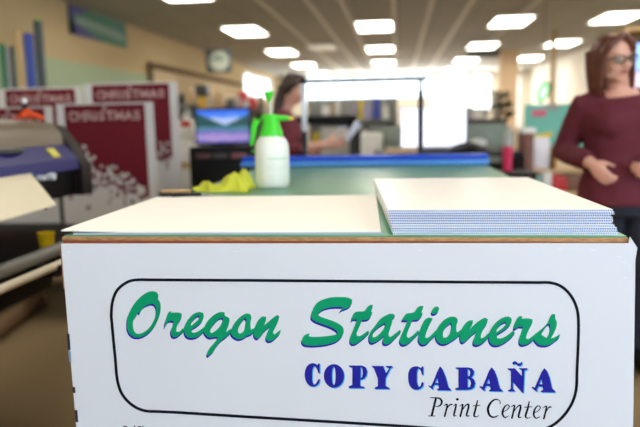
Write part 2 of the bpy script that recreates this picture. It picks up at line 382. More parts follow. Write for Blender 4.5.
SCRIPT = {
 'oregon': [
  (A, [[(38,215),(40,180),(55,140),(80,100),(110,68),(145,45),(175,38),(195,44),(205,60),(203,78),(213,95),(218,125),(212,165),(195,208),(170,245),(140,270),(105,284),(75,282),(50,262),(40,240)],
       [(70,225),(72,195),(85,172),(98,150),(105,158),(125,124),(150,110),(175,105),(190,118),(195,140),(190,170),(175,205),(155,235),(125,258),(100,266),(80,258)]]),
  (A, [[(238,235),(240,205),(250,175),(262,148),(276,146),(272,153),(318,153),(330,160),(328,182),(312,208),(302,235),(300,252),(312,256),(335,236),(347,243),(325,266),(300,282),(285,282),(274,268),(272,245),(282,220),(288,198),(265,196),(250,212)]]),
  (Bc, [[(60,76),(85,83),(88,105),(78,135),(50,162),(15,185),(8,192),(14,208),(35,208),(65,192),(92,170),(100,188),(75,215),(45,236),(10,243),(-18,235),(-34,213),(-36,185),(-28,150),(-5,115),(25,88)],
       [(5,160),(15,135),(35,112),(55,98),(62,103),(52,125),(28,148),(10,163)]]),
  (Bc, [[(88,195),(100,155),(130,115),(165,88),(200,76),(222,80),(224,100),(240,108),(252,118),(250,150),(238,185),(230,206),(262,183),(270,198),(235,233),(200,260),(170,296),(145,334),(118,358),(108,350),(115,325),(140,290),(165,262),(180,236),(160,236),(125,240),(100,222)],
       [(128,205),(135,180),(160,145),(185,120),(205,112),(212,120),(208,135),(190,170),(165,195),(140,212)]]),
  (Bc, [[(262,212),(272,170),(298,130),(330,102),(362,86),(386,92),(393,115),(388,140),(388,175),(392,190),(412,178),(420,192),(392,218),(365,228),(345,242),(312,250),(285,240)],
       [(308,205),(312,175),(330,140),(350,115),(360,122),(358,150),(350,185),(335,208),(318,215)]]),
  (Bc, [[(412,190),(420,160),(440,125),(465,105),(488,108),(485,135),(470,165),(490,150),(530,115),(560,95),(572,105),(565,135),(548,170),(530,208),(540,220),(560,205),(580,190),(578,210),(555,236),(525,260),(500,262),(487,247),(490,225),(505,185),(515,165),(480,195),(450,232),(432,246),(418,240),(408,218)]]),
 ],
 'stationers': [
  (Cc, [[(45,340),(48,318),(65,295),(98,283),(92,295),(88,303),(120,308),(180,305),(240,298),(275,288),(278,275),(255,255),(220,238),(170,220),(130,203),(108,183),(110,150),(125,110),(150,80),(190,60),(240,48),(300,46),(350,50),(374,62),(374,85),(362,106),(335,121),(310,130),(290,146),(303,128),(318,112),(270,110),(220,116),(180,130),(150,155),(157,168),(190,183),(240,200),(285,220),(315,245),(320,275),(310,303),(280,332),(230,352),(170,362),(100,365),(60,358)]]),
  (Cc, [[(375,175),(385,155),(405,142),(455,138),(475,112),(495,98),(512,98),(508,120),(500,140),(508,148),(500,172),(480,192),(440,196),(430,225),(415,260),(405,288),(410,302),(425,302),(450,288),(480,266),(488,280),(460,308),(430,332),(395,354),(374,354),(362,338),(365,305),(385,255),(400,215),(408,193),(380,194),(370,206)]]),
  (Dc, [[(-38,228),(-30,205),(0,165),(35,120),(70,98),(100,88),(122,92),(128,105),(115,120),(108,150),(95,190),(87,225),(97,238),(120,222),(160,190),(167,203),(130,243),(100,272),(70,284),(53,275),(50,252),(62,225),(30,252),(0,270),(-20,275),(-35,262)],
       [(-15,232),(-5,202),(24,172),(62,148),(68,152),(55,185),(30,215),(5,235),(-10,240)]]),
  (Dc, [[(170,128),(185,105),(200,88),(250,78),(270,50),(290,38),(312,38),(305,60),(298,78),(305,88),(295,108),(275,125),(240,130),(228,160),(212,195),(203,233),(215,243),(240,227),(275,193),(284,208),(250,243),(215,275),(185,287),(166,280),(158,258),(168,225),(190,175),(208,130),(185,130)]]),
  (Dc, [[(362,78),(368,60),(382,45),(400,42),(410,53),(405,72),(390,86),(370,90)]]),
  (Dc, [[(280,230),(285,200),(300,160),(320,125),(345,112),(370,118),(358,140),(340,180),(325,220),(322,242),(340,240),(375,208),(395,188),(394,212),(360,250),(330,280),(305,286),(287,275),(278,253)]]),
  (Dc, [[(388,235),(395,190),(420,150),(450,122),(490,106),(520,112),(530,130),(522,160),(520,190),(527,208),(550,190),(560,205),(520,242),(490,262),(455,280),(422,280),(398,260)],
       [(435,225),(440,195),(460,165),(485,145),(490,150),(488,185),(475,220),(455,240),(438,240)]]),
  (E, [[(-31,215),(-32,185),(-20,150),(0,120),(25,100),(50,97),(50,115),(35,145),(28,160),(60,125),(100,95),(130,82),(147,92),(140,120),(120,150),(102,195),(102,212),(115,210),(150,180),(162,190),(135,222),(100,250),(72,257),(54,250),(52,232),(65,195),(75,168),(40,195),(5,230),(-12,240),(-25,234)]]),
  (E, [[(152,212),(155,180),(175,140),(205,105),(245,80),(280,74),(298,88),(295,115),(270,145),(235,170),(202,190),(207,213),(235,213),(275,190),(310,163),(320,180),(290,213),(250,242),(215,257),(182,257),(162,242)],
       [(200,175),(210,145),(235,118),(262,105),(265,115),(245,142),(215,165)]]),
  (E, [[(310,150),(318,115),(335,85),(355,70),(368,75),(362,88),(400,85),(432,92),(432,110),(415,145),(400,180),(390,210),(402,220),(425,205),(447,188),(448,206),(420,237),(387,253),(362,255),(347,240),(347,215),(360,175),(372,140),(345,138),(322,152)]]),
  (E, [[(440,195),(470,170),(505,140),(530,110),(545,75),(560,58),(578,60),(578,85),(588,110),(585,140),(570,175),(553,203),(548,213),(570,208),(608,185),(605,203),(575,230),(540,253),(502,260),(472,253),(450,232),(440,213)],
       [(485,185),(500,165),(528,125),(540,120),(546,140),(543,168),(530,198),(520,210),(503,200)]]),
 ]}
circ = lambda cx_, cy_, rx, ry, n=24: [(cx_+rx*math.cos(k*2*math.pi/n), cy_+ry*math.sin(k*2*math.pi/n)) for k in range(n)]
BLOCK = {
 'copy': [
  (Fc, [[(30,100),(35,60),(52,32),(78,20),(98,24),(110,32),(120,22),(126,22),(126,85),(118,85),(108,58),(95,38),(86,45),(80,65),(78,100),(80,140),(88,158),(100,152),(112,135),(118,122),(127,122),(122,145),(108,162),(85,170),(60,164),(40,140)]], True),
  (Fc, [circ(217,102,65,76), circ(216,102,12,58)], False),
  (Fc, [[(312,35),(395,35),(420,45),(430,70),(425,100),(410,120),(385,128),(385,165),(412,172),(412,180),(312,180),(312,168),(335,160),(335,50),(312,42)], [(388,45),(398,55),(402,80),(398,108),(388,118)]], False),
  (Fc, [[(460,38),(536,38),(535,48),(550,85),(570,55),(562,48),(548,45),(548,38),(592,38),(592,46),(580,52),(548,115),(546,165),(572,178),(572,186),(478,186),(478,176),(498,168),(498,120),(472,50),(460,45)]], False),
 ],
 'cabana': [
  (G, [[(65,160),(70,110),(90,78),(125,66),(155,72),(168,82),(178,66),(186,66),(186,135),(176,135),(165,100),(148,82),(138,100),(135,150),(138,205),(150,232),(165,222),(175,195),(186,190),(184,220),(165,243),(130,254),(95,243),(75,215)]], True),
  (G, [[(320,66),(340,90),(365,150),(388,235),(408,250),(405,260),(295,258),(295,250),(312,240),(305,215),(275,215),(262,235),(268,250),(255,250),(225,222),(232,218),(248,225),(270,180),(295,115)], [(281,200),(290,178),(299,160),(306,200)]], False),
  (G, [[(445,75),(545,75),(575,82),(592,105),(588,135),(570,155),(592,170),(602,200),(592,235),(570,250),(540,255),(442,255),(442,243),(468,235),(468,90),(445,85)], [(540,90),(555,95),(562,115),(558,140),(542,148)], [(540,165),(558,172),(568,200),(560,230),(542,238)]], False),
  (H, [[(125,92),(145,115),(165,165),(185,245),(208,268),(205,275),(105,273),(105,265),(118,258),(112,235),(85,232),(72,255),(78,268),(62,268),(32,240),(38,232),(55,240),(75,195),(105,120)], [(88,215),(98,190),(106,180),(111,215)]], False),
  (H, [[(245,100),(300,100),(352,158),(352,118),(342,108),(330,104),(330,99),(395,99),(395,108),(372,118),(365,285),(355,285),(285,205),(285,255),(300,266),(300,274),(248,274),(248,266),(270,255),(270,120),(245,108)]], False),
  (H, [[(280,62),(292,48),(308,48),(325,62),(342,60),(355,48),(355,62),(340,82),(322,80),(302,66),(288,74)]], True),
  (H, [[(522,98),(542,120),(562,170),(580,250),(605,272),(600,282),(495,280),(495,272),(512,262),(508,240),(478,236),(465,258),(470,275),(455,272),(425,245),(432,238),(450,245),(470,200),(500,130)], [(483,220),(493,195),(501,185),(507,220)]], False),
 ]}
M_TXG = mat('green_vinyl', (4, 158, 106), 0.6, var=0.03, scale=10, spec=0.15)
M_TXB = mat('blue_vinyl', (40, 36, 156), 0.6, var=0.03, scale=10, spec=0.15)
M_TXC = mat('cyan_vinyl', (70, 184, 250), 0.45, var=0.03, scale=10)
M_TXK = mat('black_vinyl', (14, 18, 28), 0.6, var=0.03, scale=10, spec=0.1)
for word in ('oregon', 'stationers'):
    g = MB(); s = MB()
    for cr, lps in SCRIPT[word]:
        glyph(s, cr, lps, YFACE-0.0003, dx=-0.9, dy=2.1); glyph(s, cr, lps[:1] if len(lps) == 1 else lps, YFACE-0.00035, dx=-0.45, dy=1.1)
        glyph(g, cr, lps, YFACE-0.0006)
    fs = s.build('script_word_shadow', M_TXB, sb, world=True, smooth=0, fix=False); fs['label'] = 'dark blue shadow of the green script word'
    fg = g.build('script_word', M_TXG, sb, world=True, smooth=0, fix=False); fg['label'] = 'green brush script lettering'
for word in ('copy', 'cabana'):
    g = MB(); s = MB()
    for cr, lps, sm in BLOCK[word]:
        glyph(s, cr, lps, YFACE-0.0003, dx=1.0, dy=0.9, sm=sm); glyph(g, cr, lps, YFACE-0.0006, sm=sm)
    s.build('block_word_shadow', M_TXC, sb, world=True, smooth=0, fix=False)['label'] = 'light blue shadow of the blue capitals'
    g.build('block_word', M_TXB, sb, world=True, smooth=0, fix=False)['label'] = 'dark blue block capitals'
I = (425,393,9.14); J = (485,393,9.14)
PRINT = {'print': [(I, [(98,55,20),(82,120,20),(62,205,20)]),(I,[(32,210,8),(90,210,8)]),(I,[(50,43,8),(100,44,11),(138,52,16),(154,82,19),(140,112,15),(112,124,8),(92,120,6)]),
  (I,[(172,118,5),(198,102,13),(200,130,16),(180,212,17)]),(I,[(200,145,7),(222,112,12),(245,105,14)]),
  (I,[(294,58,24),(297,58,24)]),(I,[(262,117,5),(284,102,13),(278,145,17),(264,205,15),(285,207,6)]),
  (I,[(318,122,5),(344,103,13),(340,140,16),(323,213,17)]),(I,[(335,170,7),(365,120,10),(396,102,15),(398,130,17),(380,205,16),(408,208,6)]),
  (I,[(480,70,11),(465,135,17),(448,205,17),(472,217,8),(492,205,5)]),(I,[(440,118,8),(502,112,8)])],
 'center': [(J,[(138,98,9),(135,72,8),(100,58,12),(58,82,18),(28,140,22),(40,200,20),(80,222,14),(122,205,7)]),
  (J,[(168,172,7),(205,150,8),(222,122,11),(200,108,9),(172,140,16),(160,190,18),(182,224,12),(215,208,6)]),
  (J,[(238,127,5),(268,112,13),(264,150,16),(246,228,17)]),(J,[(258,180,7),(292,130,10),(322,112,15),(324,140,18),(306,218,17),(334,220,6)]),
  (J,[(404,78,11),(390,145,18),(370,212,18),(392,230,8),(415,220,5)]),(J,[(362,130,8),(428,126,8)]),
  (J,[(450,183,7),(490,160,8),(506,132,11),(484,117,9),(456,148,16),(445,198,18),(466,230,12),(502,216,6)]),
  (J,[(530,137,5),(560,120,13),(556,160,16),(538,234,17)]),(J,[(555,180,7),(580,135,11),(600,128,16)])],
 'small': [((110,400,10.67), [(140,292,10),(160,280,12),(180,284,10)]), ((110,400,10.67), [(262,280,14),(264,292,12)]), ((110,400,10.67), [(300,286,11),(330,282,12)]), ((110,400,10.67), [(352,283,13),(354,294,12)])]}
for word in PRINT:
    g = MB()
    for cr, pts in PRINT[word]: stroke(g, cr, pts, YFACE-0.0004)
    g.build('caption_word' if word != 'small' else 'small_print', M_TXK, sb, world=True, smooth=0, fix=False)['label'] = 'small dark caption lettering'
g = MB()
ring = [(111.2,316),(112.2,303),(116,292),(122,285.5),(130,281),(139,279.8),(250,280.4),(350,281.2),(450,282.0),(549,282.6),(558,284.8),(566,290),(573,299),(577.5,311),(578.6,325),(578.2,345),(577,372),(576.4,388),(573,401),(566,413),(556,423),(545,429),(530,433),(505,434),(450,429.5),(400,426),(340,422.3),(250,417),(180,412.6),(146,411),(136,407.5),(127,400.5),(120.5,391),(117,378),(115.4,360),(113.2,338),(111.2,316)]
fine = []
for (xa_, ya_), (xb_, yb_) in zip(ring, ring[1:]):
    nn = max(1, int(math.hypot(xb_-xa_, yb_-ya_)/11)); fine += [(xa_+(xb_-xa_)*k/nn, ya_+(yb_-ya_)*k/nn, 2.9) for k in range(nn)]
fine.append((*ring[-1], 2.9))
stroke(g, (0,0,1), fine, YFACE-0.0005, sub=4)
g.build('border_line', M_TXK, sb, world=True, smooth=0, fix=False)['label'] = 'thin dark rounded border line'
# dents and staples near the board's upper edge
for x, y in ((560.5,249.5),(593,250),(619,257),(624,262.5),(624.5,278),(69,252.5),(236,251.5),(420,250.5)):
    g = MB(); c = at(x, y, Y=YFACE); g.box((c.x, c.y-0.0006, c.z), (0.009, 0.0012, 0.0014), M=Matrix.Rotation(0.1, 3, 'Y'))
    g.build('staple', mat('white_staple', (240, 242, 250), 0.3, var=0), sb, world=True)
# ---------------------------------------------------------------- boards lying on the table
M_FOAM = mat('cream_foam_sheet', (250, 246, 238), 0.6, var=0.01, scale=5)
M_FOAMU = mat('grey_blue_foam_sheet', (176, 184, 200), 0.6, var=0.03, scale=5)
def sheet_on(name, corners, z0, th, m, label, cat, group=None, warp=None, nx=14, ny=10):
    """corners: four XY points (front left, front right, back right, back left)"""
    c = [Vector((p.x, p.y)) for p in corners]; ctr = (c[0]+c[1]+c[2]+c[3])/4; mb = MB(); g = {}
    for s in (0, 1):
        for i in range(nx+1):
            for j in range(ny+1):
                u = i/nx; v = j/ny; q = c[0]*(1-u)*(1-v)+c[1]*u*(1-v)+c[2]*u*v+c[3]*(1-u)*v-ctr
                g[s,i,j] = mb.bm.verts.new((q.x, q.y, s*th + (warp(u, v) if warp else 0)))
    for i in range(nx):
        for j in range(ny):
            mb.face([g[1,i,j],g[1,i+1,j],g[1,i+1,j+1],g[1,i,j+1]]); mb.face([g[0,i,j],g[0,i,j+1],g[0,i+1,j+1],g[0,i+1,j]])
    for i in range(nx):
        mb.face([g[0,i,0],g[0,i+1,0],g[1,i+1,0],g[1,i,0]]); mb.face([g[0,i,ny],g[1,i,ny],g[1,i+1,ny],g[0,i+1,ny]])
    for j in range(ny):
        mb.face([g[0,0,j],g[1,0,j],g[1,0,j+1],g[0,0,j+1]]); mb.face([g[0,nx,j],g[0,nx,j+1],g[1,nx,j+1],g[1,nx,j]])
    return one(mb, name, m, label, cat, (ctr.x, ctr.y, z0), group, smooth=30)
f0 = at(60, 235.0, Z=ZT); f1 = at(381.5, 234.5, Z=ZT); f2 = at(376, 197, Z=ZT); f3 = at(157, 199, Z=ZT)
sheet_on('foam_sheet', (f0+Vector((.03,.004,0)), f1+Vector((-.0,.004,0)), f2, f3), ZT, 0.004, M_FOAMU, 'thin grey-blue sheet under the cream sheet, just showing at its front edge', 'foam sheet')
sheet_on('foam_sheet', (f0+Vector((0,.006,0)), f1+Vector((-.002,.004,0)), f2, f3), ZT+0.0042, 0.003, M_FOAM, 'wide cream foam sheet lying alone on the left half of the table', 'foam sheet',
         warp=lambda u, v: 0.0035*max(0, 1-u*5)*(1-v) )
# stack of fluted plastic sheets
def mat_flute(name, rgb, dark):
    m = mat(name, rgb, 0.4, var=0.02, scale=20, spec=0.4); nt = m.node_tree; b = nt.nodes['Principled BSDF']; L = nt.links.new
    # fluted channels: darker openings on the cut front edge
    tc = nt.nodes.new('ShaderNodeTexCoord'); sp = nt.nodes.new('ShaderNodeSeparateXYZ'); L(tc.outputs['Object'], sp.inputs[0])
    w = nt.nodes.new('ShaderNodeMath'); w.operation = 'MULTIPLY'; w.inputs[1].default_value = 2*math.pi/0.0046; L(sp.outputs['X'], w.inputs[0])
    s = nt.nodes.new('ShaderNodeMath'); s.operation = 'SINE'; L(w.outputs[0], s.inputs[0])
    g = nt.nodes.new('ShaderNodeMath'); g.operation = 'GREATER_THAN'; g.inputs[1].default_value = -0.45; L(s.outputs[0], g.inputs[0])
    ge = nt.nodes.new('ShaderNodeNewGeometry'); sn = nt.nodes.new('ShaderNodeSeparateXYZ'); L(ge.outputs['Normal'], sn.inputs[0])
    ab = nt.nodes.new('ShaderNodeMath'); ab.operation = 'ABSOLUTE'; L(sn.outputs['Y'], ab.inputs[0])
    g2 = nt.nodes.new('ShaderNodeMath'); g2.operation = 'GREATER_THAN'; g2.inputs[1].default_value = 0.7; L(ab.outputs[0], g2.inputs[0])
    # middle of the sheet's thickness only (outer skins stay plain)
    z = nt.nodes.new('ShaderNodeMath'); z.operation = 'SUBTRACT'; z.inputs[1].default_value = 0.0027; L(sp.outputs['Z'], z.inputs[0])
    za = nt.nodes.new('ShaderNodeMath'); za.operation = 'ABSOLUTE'; L(z.outputs[0], za.inputs[0])
    zl = nt.nodes.new('ShaderNodeMath'); zl.operation = 'LESS_THAN'; zl.inputs[1].default_value = 0.0017; L(za.outputs[0], zl.inputs[0])
    m1 = nt.nodes.new('ShaderNodeMath'); m1.operation = 'MULTIPLY'; L(g.outputs[0], m1.inputs[0]); L(g2.outputs[0], m1.inputs[1])
    m2 = nt.nodes.new('ShaderNodeMath'); m2.operation = 'MULTIPLY'; L(m1.outputs[0], m2.inputs[0]); L(zl.outputs[0], m2.inputs[1])
    mx = nt.nodes.new('ShaderNodeMix'); mx.data_type = 'RGBA'; L(m2.outputs[0], mx.inputs['Factor'])
    src = b.inputs['Base Color'].links[0].from_socket; L(src, mx.inputs['A']); mx.inputs['B'].default_value = (*lin(dark), 1)
    L(mx.outputs['Result'], b.inputs['Base Color']); return m
M_COR = mat_flute('fluted_plastic', (248, 245, 240), (126, 162, 222))
M_CORD = mat_flute('blue_fluted_plastic', (240, 242, 246), (80, 120, 198))
NS = 10; TH = 0.0055
zt_ = ZT + NS*TH; YB0 = D + 0.018
top = [at(388.5, 209, Y=YB0), at(612, 207, Y=YB0), at(528, 177.0, Z=zt_), at(374, 178.5, Z=zt_)]
b0 = at(393, 233, Y=YB0); b1 = at(618, 232, Y=YB0)
words = ['lowest', 'second from the bottom', 'third from the bottom', 'fourth from the bottom', 'fifth from the bottom', 'fifth from the top', 'fourth from the top', 'third from the top', 'just below the top one', 'uppermost']
for k in range(NS):
    t = (k+0.5)/NS; r = random.Random(k)
    fr = max(0, 0.006*(1-t)**2*2)
    x0 = b0.x + (top[0].x-b0.x)*min(1, t*1.3) + r.uniform(-.0015, .0015)
    x1 = b1.x + (top[1].x-b1.x)*min(1, (t*1.6)) + r.uniform(-.003, .003) + (0.002 if k > 7 else 0)
    yf = YB0 + r.uniform(-.002, .002)
    y0 = max(D+0.012, yf)
    cs = [Vector((x0, y0+0.001)), Vector((x1, y0-0.001)), Vector((x1-0.002+ (top[2].x-top[1].x), top[2].y + r.uniform(-.003,.003))), Vector((x0+(top[3].x-top[0].x), top[3].y))]
    cs = [Vector((c.x, c.y, 0)) for c in cs]
    sheet_on('plastic_sheet', cs, ZT + k*TH, TH-0.0004, M_CORD if k in (2, 4, 5, 6, 7, 8) else M_COR, 'fluted white plastic sheet, %s of the stack on the right' % words[k], 'plastic sheet', 'fluted plastic sheets stacked on the table', nx=1, ny=1)

# ---------------------------------------------------------------- spray bottle
M_BOT = mat('white_translucent_plastic', (232, 234, 226), 0.35, sss=0.2, var=0.02)
M_GRN = mat('bright_green_plastic', (64, 208, 40), 0.35, var=0.03)
M_TIP = mat('yellow_orange_plastic', (226, 180, 70), 0.4)
M_ROD = mat('pale_grey_rod', (206, 208, 206), 0.3)
bp = at(273, 187.5, Z=ZT); ppm = bp.y/F_PX*1.005
sp_ = thing('spray_bottle', 'white pump spray bottle with bright green head standing on the green mat', 'spray bottle', (bp.x, bp.y, ZT))
U = ppm  # metres per pixel at the bottle
m = MB(); m.lathe((0,0,0), [(0,0),(14.5*U,0),(16.2*U,1.2*U),(16.8*U,5*U),(17.2*U,10*U),(17.2*U,34*U),(16.9*U,42*U),(15.4*U,47*U),(12.6*U,50.5*U),(11*U,52*U),(0,52*U)], n=36)
m.build('bottle', M_BOT, sp_, smooth=60)
for z_ in (12, 26): pass
m = MB(); m.lathe((0,0,0), [(10.2*U,51*U),(11.2*U,51.2*U),(11.2*U,56*U),(9.6*U,60*U),(8.2*U,66*U),(7.6*U,71*U),(6.5*U,73.5*U),(0,73.5*U)], n=28)
for k in range(20):
    a = k*math.pi/10; m.box((11.2*U*math.cos(a), 11.2*U*math.sin(a), 53.6*U), (0.7*U, 0.9*U, 4.5*U), rz=a)
m.build('pump_head', M_GRN, sp_, smooth=50)
m = MB(); m.tube([((2*U,0,70*U),3.4*U,3.2*U),((-8*U,0,70.3*U),3.6*U,3*U),((-14*U,0,68*U),3.8*U,2.6*U),((-17*U,0,63*U),3.4*U,2.4*U),((-18.5*U,0,55*U),3.0*U,2.2*U),((-20*U,0,46*U),2.7*U,2*U),((-20.3*U,0,43*U),2.1*U,1.6*U)], side=(1,0,0.3)); m.build('handle', M_GRN, sp_, smooth=60)
m = MB(); m.tube([((4*U,0,69.5*U),3*U),((12*U,0,69.6*U),2.9*U),((15*U,0,69.3*U),2.3*U),((19*U,0,69*U),2.1*U)]); m.build('nozzle', M_GRN, sp_, smooth=60)
m = MB(); m.tube([((19*U,0,69*U),1.9*U),((22*U,0,68.8*U),1.7*U),((23*U,0,68.8*U),1.0*U)]); m.build('nozzle_tip', M_TIP, sp_)
m = MB(); m.cyl((0,0,73*U),(0,0,86*U),1.3*U); m.build('pump_rod', M_ROD, sp_)
m = MB(); m.lathe((-1.5*U,0,0), [(0,85.5*U),(1.8*U,85.5*U),(2.2*U,88*U),(3.6*U,92*U),(5*U,94*U),(5*U,95.5*U),(4.2*U,96.3*U),(0,96.3*U)], n=24); m.build('pump_knob', M_GRN, sp_, smooth=50)
m = MB()
for z_ in (14, 37): m.ell((-17.0*U*0.93, -17.0*U*0.34, z_*U), (1.6*U, 1.2*U, 1.1*U))
m.tube([((-16.4*U,-3*U,37*U),0.9*U),((-20*U,-4*U,37.3*U),0.8*U)])
m.build('strap_lug', M_GRN, sp_)
m = MB()
for k, (z_, h_) in enumerate(((30, 8), (22, 1.2), (19, 1.2))):
    for i in range(7):
        a = -1.0+ i*0.2; r_ = 17.3*U
        m.box((r_*math.sin(a*0.9+0.9)*1.0, -r_*math.cos(a*0.9+0.9), z_*U), (0.5*U, r_*0.19, h_*U*0.12), rz=a*0.9+0.9+math.pi/2)
m.build('scale_mark', mat('pale_green_print', (150, 200, 150), 0.5), sp_)

# ---------------------------------------------------------------- yellow-green cloth
def cloth():
    c = at(222, 191, Z=ZT); mb = MB(); nx, ny = 44, 30; g = {}; R = random.Random(3)
    W_, Dp = 58*c.y/F_PX, 0.17
    def h(u, v):
        e = min(u, 1-u, v, 1-v); e = max(0, min(1, e*6.5)); e = e**0.6
        base = 0.014 + 0.054*math.exp(-((u-0.76)/0.22)**2)*(0.55+0.45*v) + 0.012*math.exp(-((u-0.05)/0.06)**2)
        w = 0.008*math.sin(u*17+v*5+1.3) + 0.006*math.sin(v*19-u*9) + 0.0045*math.sin(u*37+v*13) + 0.003*math.sin((u+v)*61)
        return max(0.003, (base+w)*e + 0.003)
    for i in range(nx+1):
        for j in range(ny+1):
            u = i/nx; v = j/ny
            x = (u-0.5)*W_*(1+0.05*math.sin(v*9)); y = (v-0.5)*Dp*(0.55+0.5*u) + 0.012*math.sin(u*11) + 0.03*(u-0.5)
            z = h(u, v)
            if v < 0.15: z *= v/0.15*0.9+0.1
            g[i,j] = (mb.bm.verts.new((x, y, z)), mb.bm.verts.new((x*0.985, y*0.985, max(0.0004, z-0.003))))
    for i in range(nx):
        for j in range(ny):
            a, b, cc, d = g[i,j], g[i+1,j], g[i+1,j+1], g[i,j+1]
            mb.mi = 0; mb.face([a[0], b[0], cc[0], d[0]]); mb.face([d[1], cc[1], b[1], a[1]])
    for i in range(nx):
        mb.face([g[i,0][1], g[i+1,0][1], g[i+1,0][0], g[i,0][0]]); mb.face([g[i,ny][0], g[i+1,ny][0], g[i+1,ny][1], g[i,ny][1]])
    for j in range(ny):
        mb.face([g[0,j][0], g[0,j+1][0], g[0,j+1][1], g[0,j][1]]); mb.face([g[nx,j][1], g[nx,j+1][1], g[nx,j+1][0], g[nx,j][0]])
    m = mat('yellow_green_cloth', (196, 200, 58), 0.9, var=0.12, scale=18, bump=0.5)
    one(mb, 'cleaning_cloth', m, 'crumpled yellow-green cleaning cloth lying left of the spray bottle', 'cloth', (c.x, c.y+0.02, ZT+0.001), smooth=80)
cloth()
# knife and pencil behind the cream sheet
k0 = at(170, 196.5, Z=ZT+0.008); k1 = at(210, 195.2, Z=ZT+0.008); c = (k0+k1)/2; ang = math.atan2(k1.y-k0.y, k1.x-k0.x); Lk = (k1-k0).length
kn = thing('utility_knife', 'black utility knife with grey blade end lying behind the cream sheet', 'knife', (c.x, c.y, ZT), ang)
m = MB(); m.box((-0.01,0,0.009), (Lk*0.72, 0.026, 0.018), bev=0.005); m.build('knife_handle', M_BLACK, kn)
m = MB(); m.prism([(Lk*0.36-0.012,-0.009,0.006),(Lk*0.5,-0.006,0.006),(Lk*0.58,0.008,0.006),(Lk*0.36-0.012,0.009,0.006)], (0,0,0.005)); m.build('blade', M_GREY, kn)
c = at(176, 193.3, Z=ZT)
pn = thing('pencil', 'tan wooden pencil lying beside the black knife', 'pencil', (c.x-0.0, c.y+0.02, ZT), 0.05)
m = MB(); m.tube([((-0.06,0,0.006),0.006),((0.05,0,0.006),0.006)], n=6); m.build('pencil_shaft', mat('tan_wood', (214, 176, 120), 0.5), pn)
m = MB(); m.tube([((0.05,0,0.006),0.006),((0.07,0,0.006),0.001)], n=6); m.build('pencil_tip', M_BLACK, pn)

# ---------------------------------------------------------------- blue cutter rail at the far end and the black frame
r0 = at(243, 164.5, Y=YE-0.05); r1 = at(488, 164.5, Y=YE-0.05)
hz = (at(368, 155.5, Y=YE-0.05).z - ZT)
xm = (r0.x+r1.x)/2; ww = r1.x-r0.x
cr = thing('cutter_rail', 'long blue cutter rail lying across the far end of the table', 'cutter rail', (xm, YE-0.06, ZT))
MB().box((0, 0, 0.004+hz*0.22), (ww, 0.09, hz*0.44), bev=0.003).build('rail_base', mat('light_blue_metal', (84, 150, 226), 0.3, metal=0.1), cr)
MB().box((0, 0.01, 0.004+hz*0.72), (ww*0.995, 0.06, hz*0.54), bev=0.005).build('rail_cover', mat('deep_blue_metal', (14, 72, 196), 0.3, metal=0.1), cr)
MB().box((0, 0, 0.002), (ww*0.96, 0.07, 0.004)).build('rail_pad', M_BLACK, cr)
YP = YE + 0.08
pa = at(305, 155, Y=YP); pb = at(420.5, 155, Y=YP); pt = at(305, 84, Y=YP); ptb = at(420.5, 80, Y=YP)
fr_ = thing('metal_frame', 'thin black metal frame with two posts standing behind the far table end', 'frame', ((pa.x+pb.x)/2, YP, 0))
xh = (pb.x-pa.x)/2
for s, zz in ((-1, pt.z), (1, ptb.z)):
    zz = (pt.z+ptb.z)/2
    zs = zz - (0.27 if s < 0 else 0.06)
    m = MB(); m.box((s*xh, 0, zs/2), (0.030, 0.03, zs), bev=0.003); m.build('post', M_BLACKM, fr_)
    m = MB(); m.box((s*xh, 0, (zs+zz)/2), (0.028, 0.028, zz-zs), bev=0.003); m.build('upper_post', mat('pale_post_metal', (206, 208, 216), 0.3, metal=0.3), fr_)['label'] = 'pale upper section of the post'  # upper stretch of each post coloured paler than the rest
    MB().box((s*xh, 0, 0.01), (0.08, 0.3, 0.02), bev=0.003).build('foot', M_BLACKM, fr_)
MB().box((0, 0, (pt.z+ptb.z)/2+0.008), (2*xh+0.05, 0.03, 0.018), bev=0.002).build('top_bar', M_BLACKM, fr_)
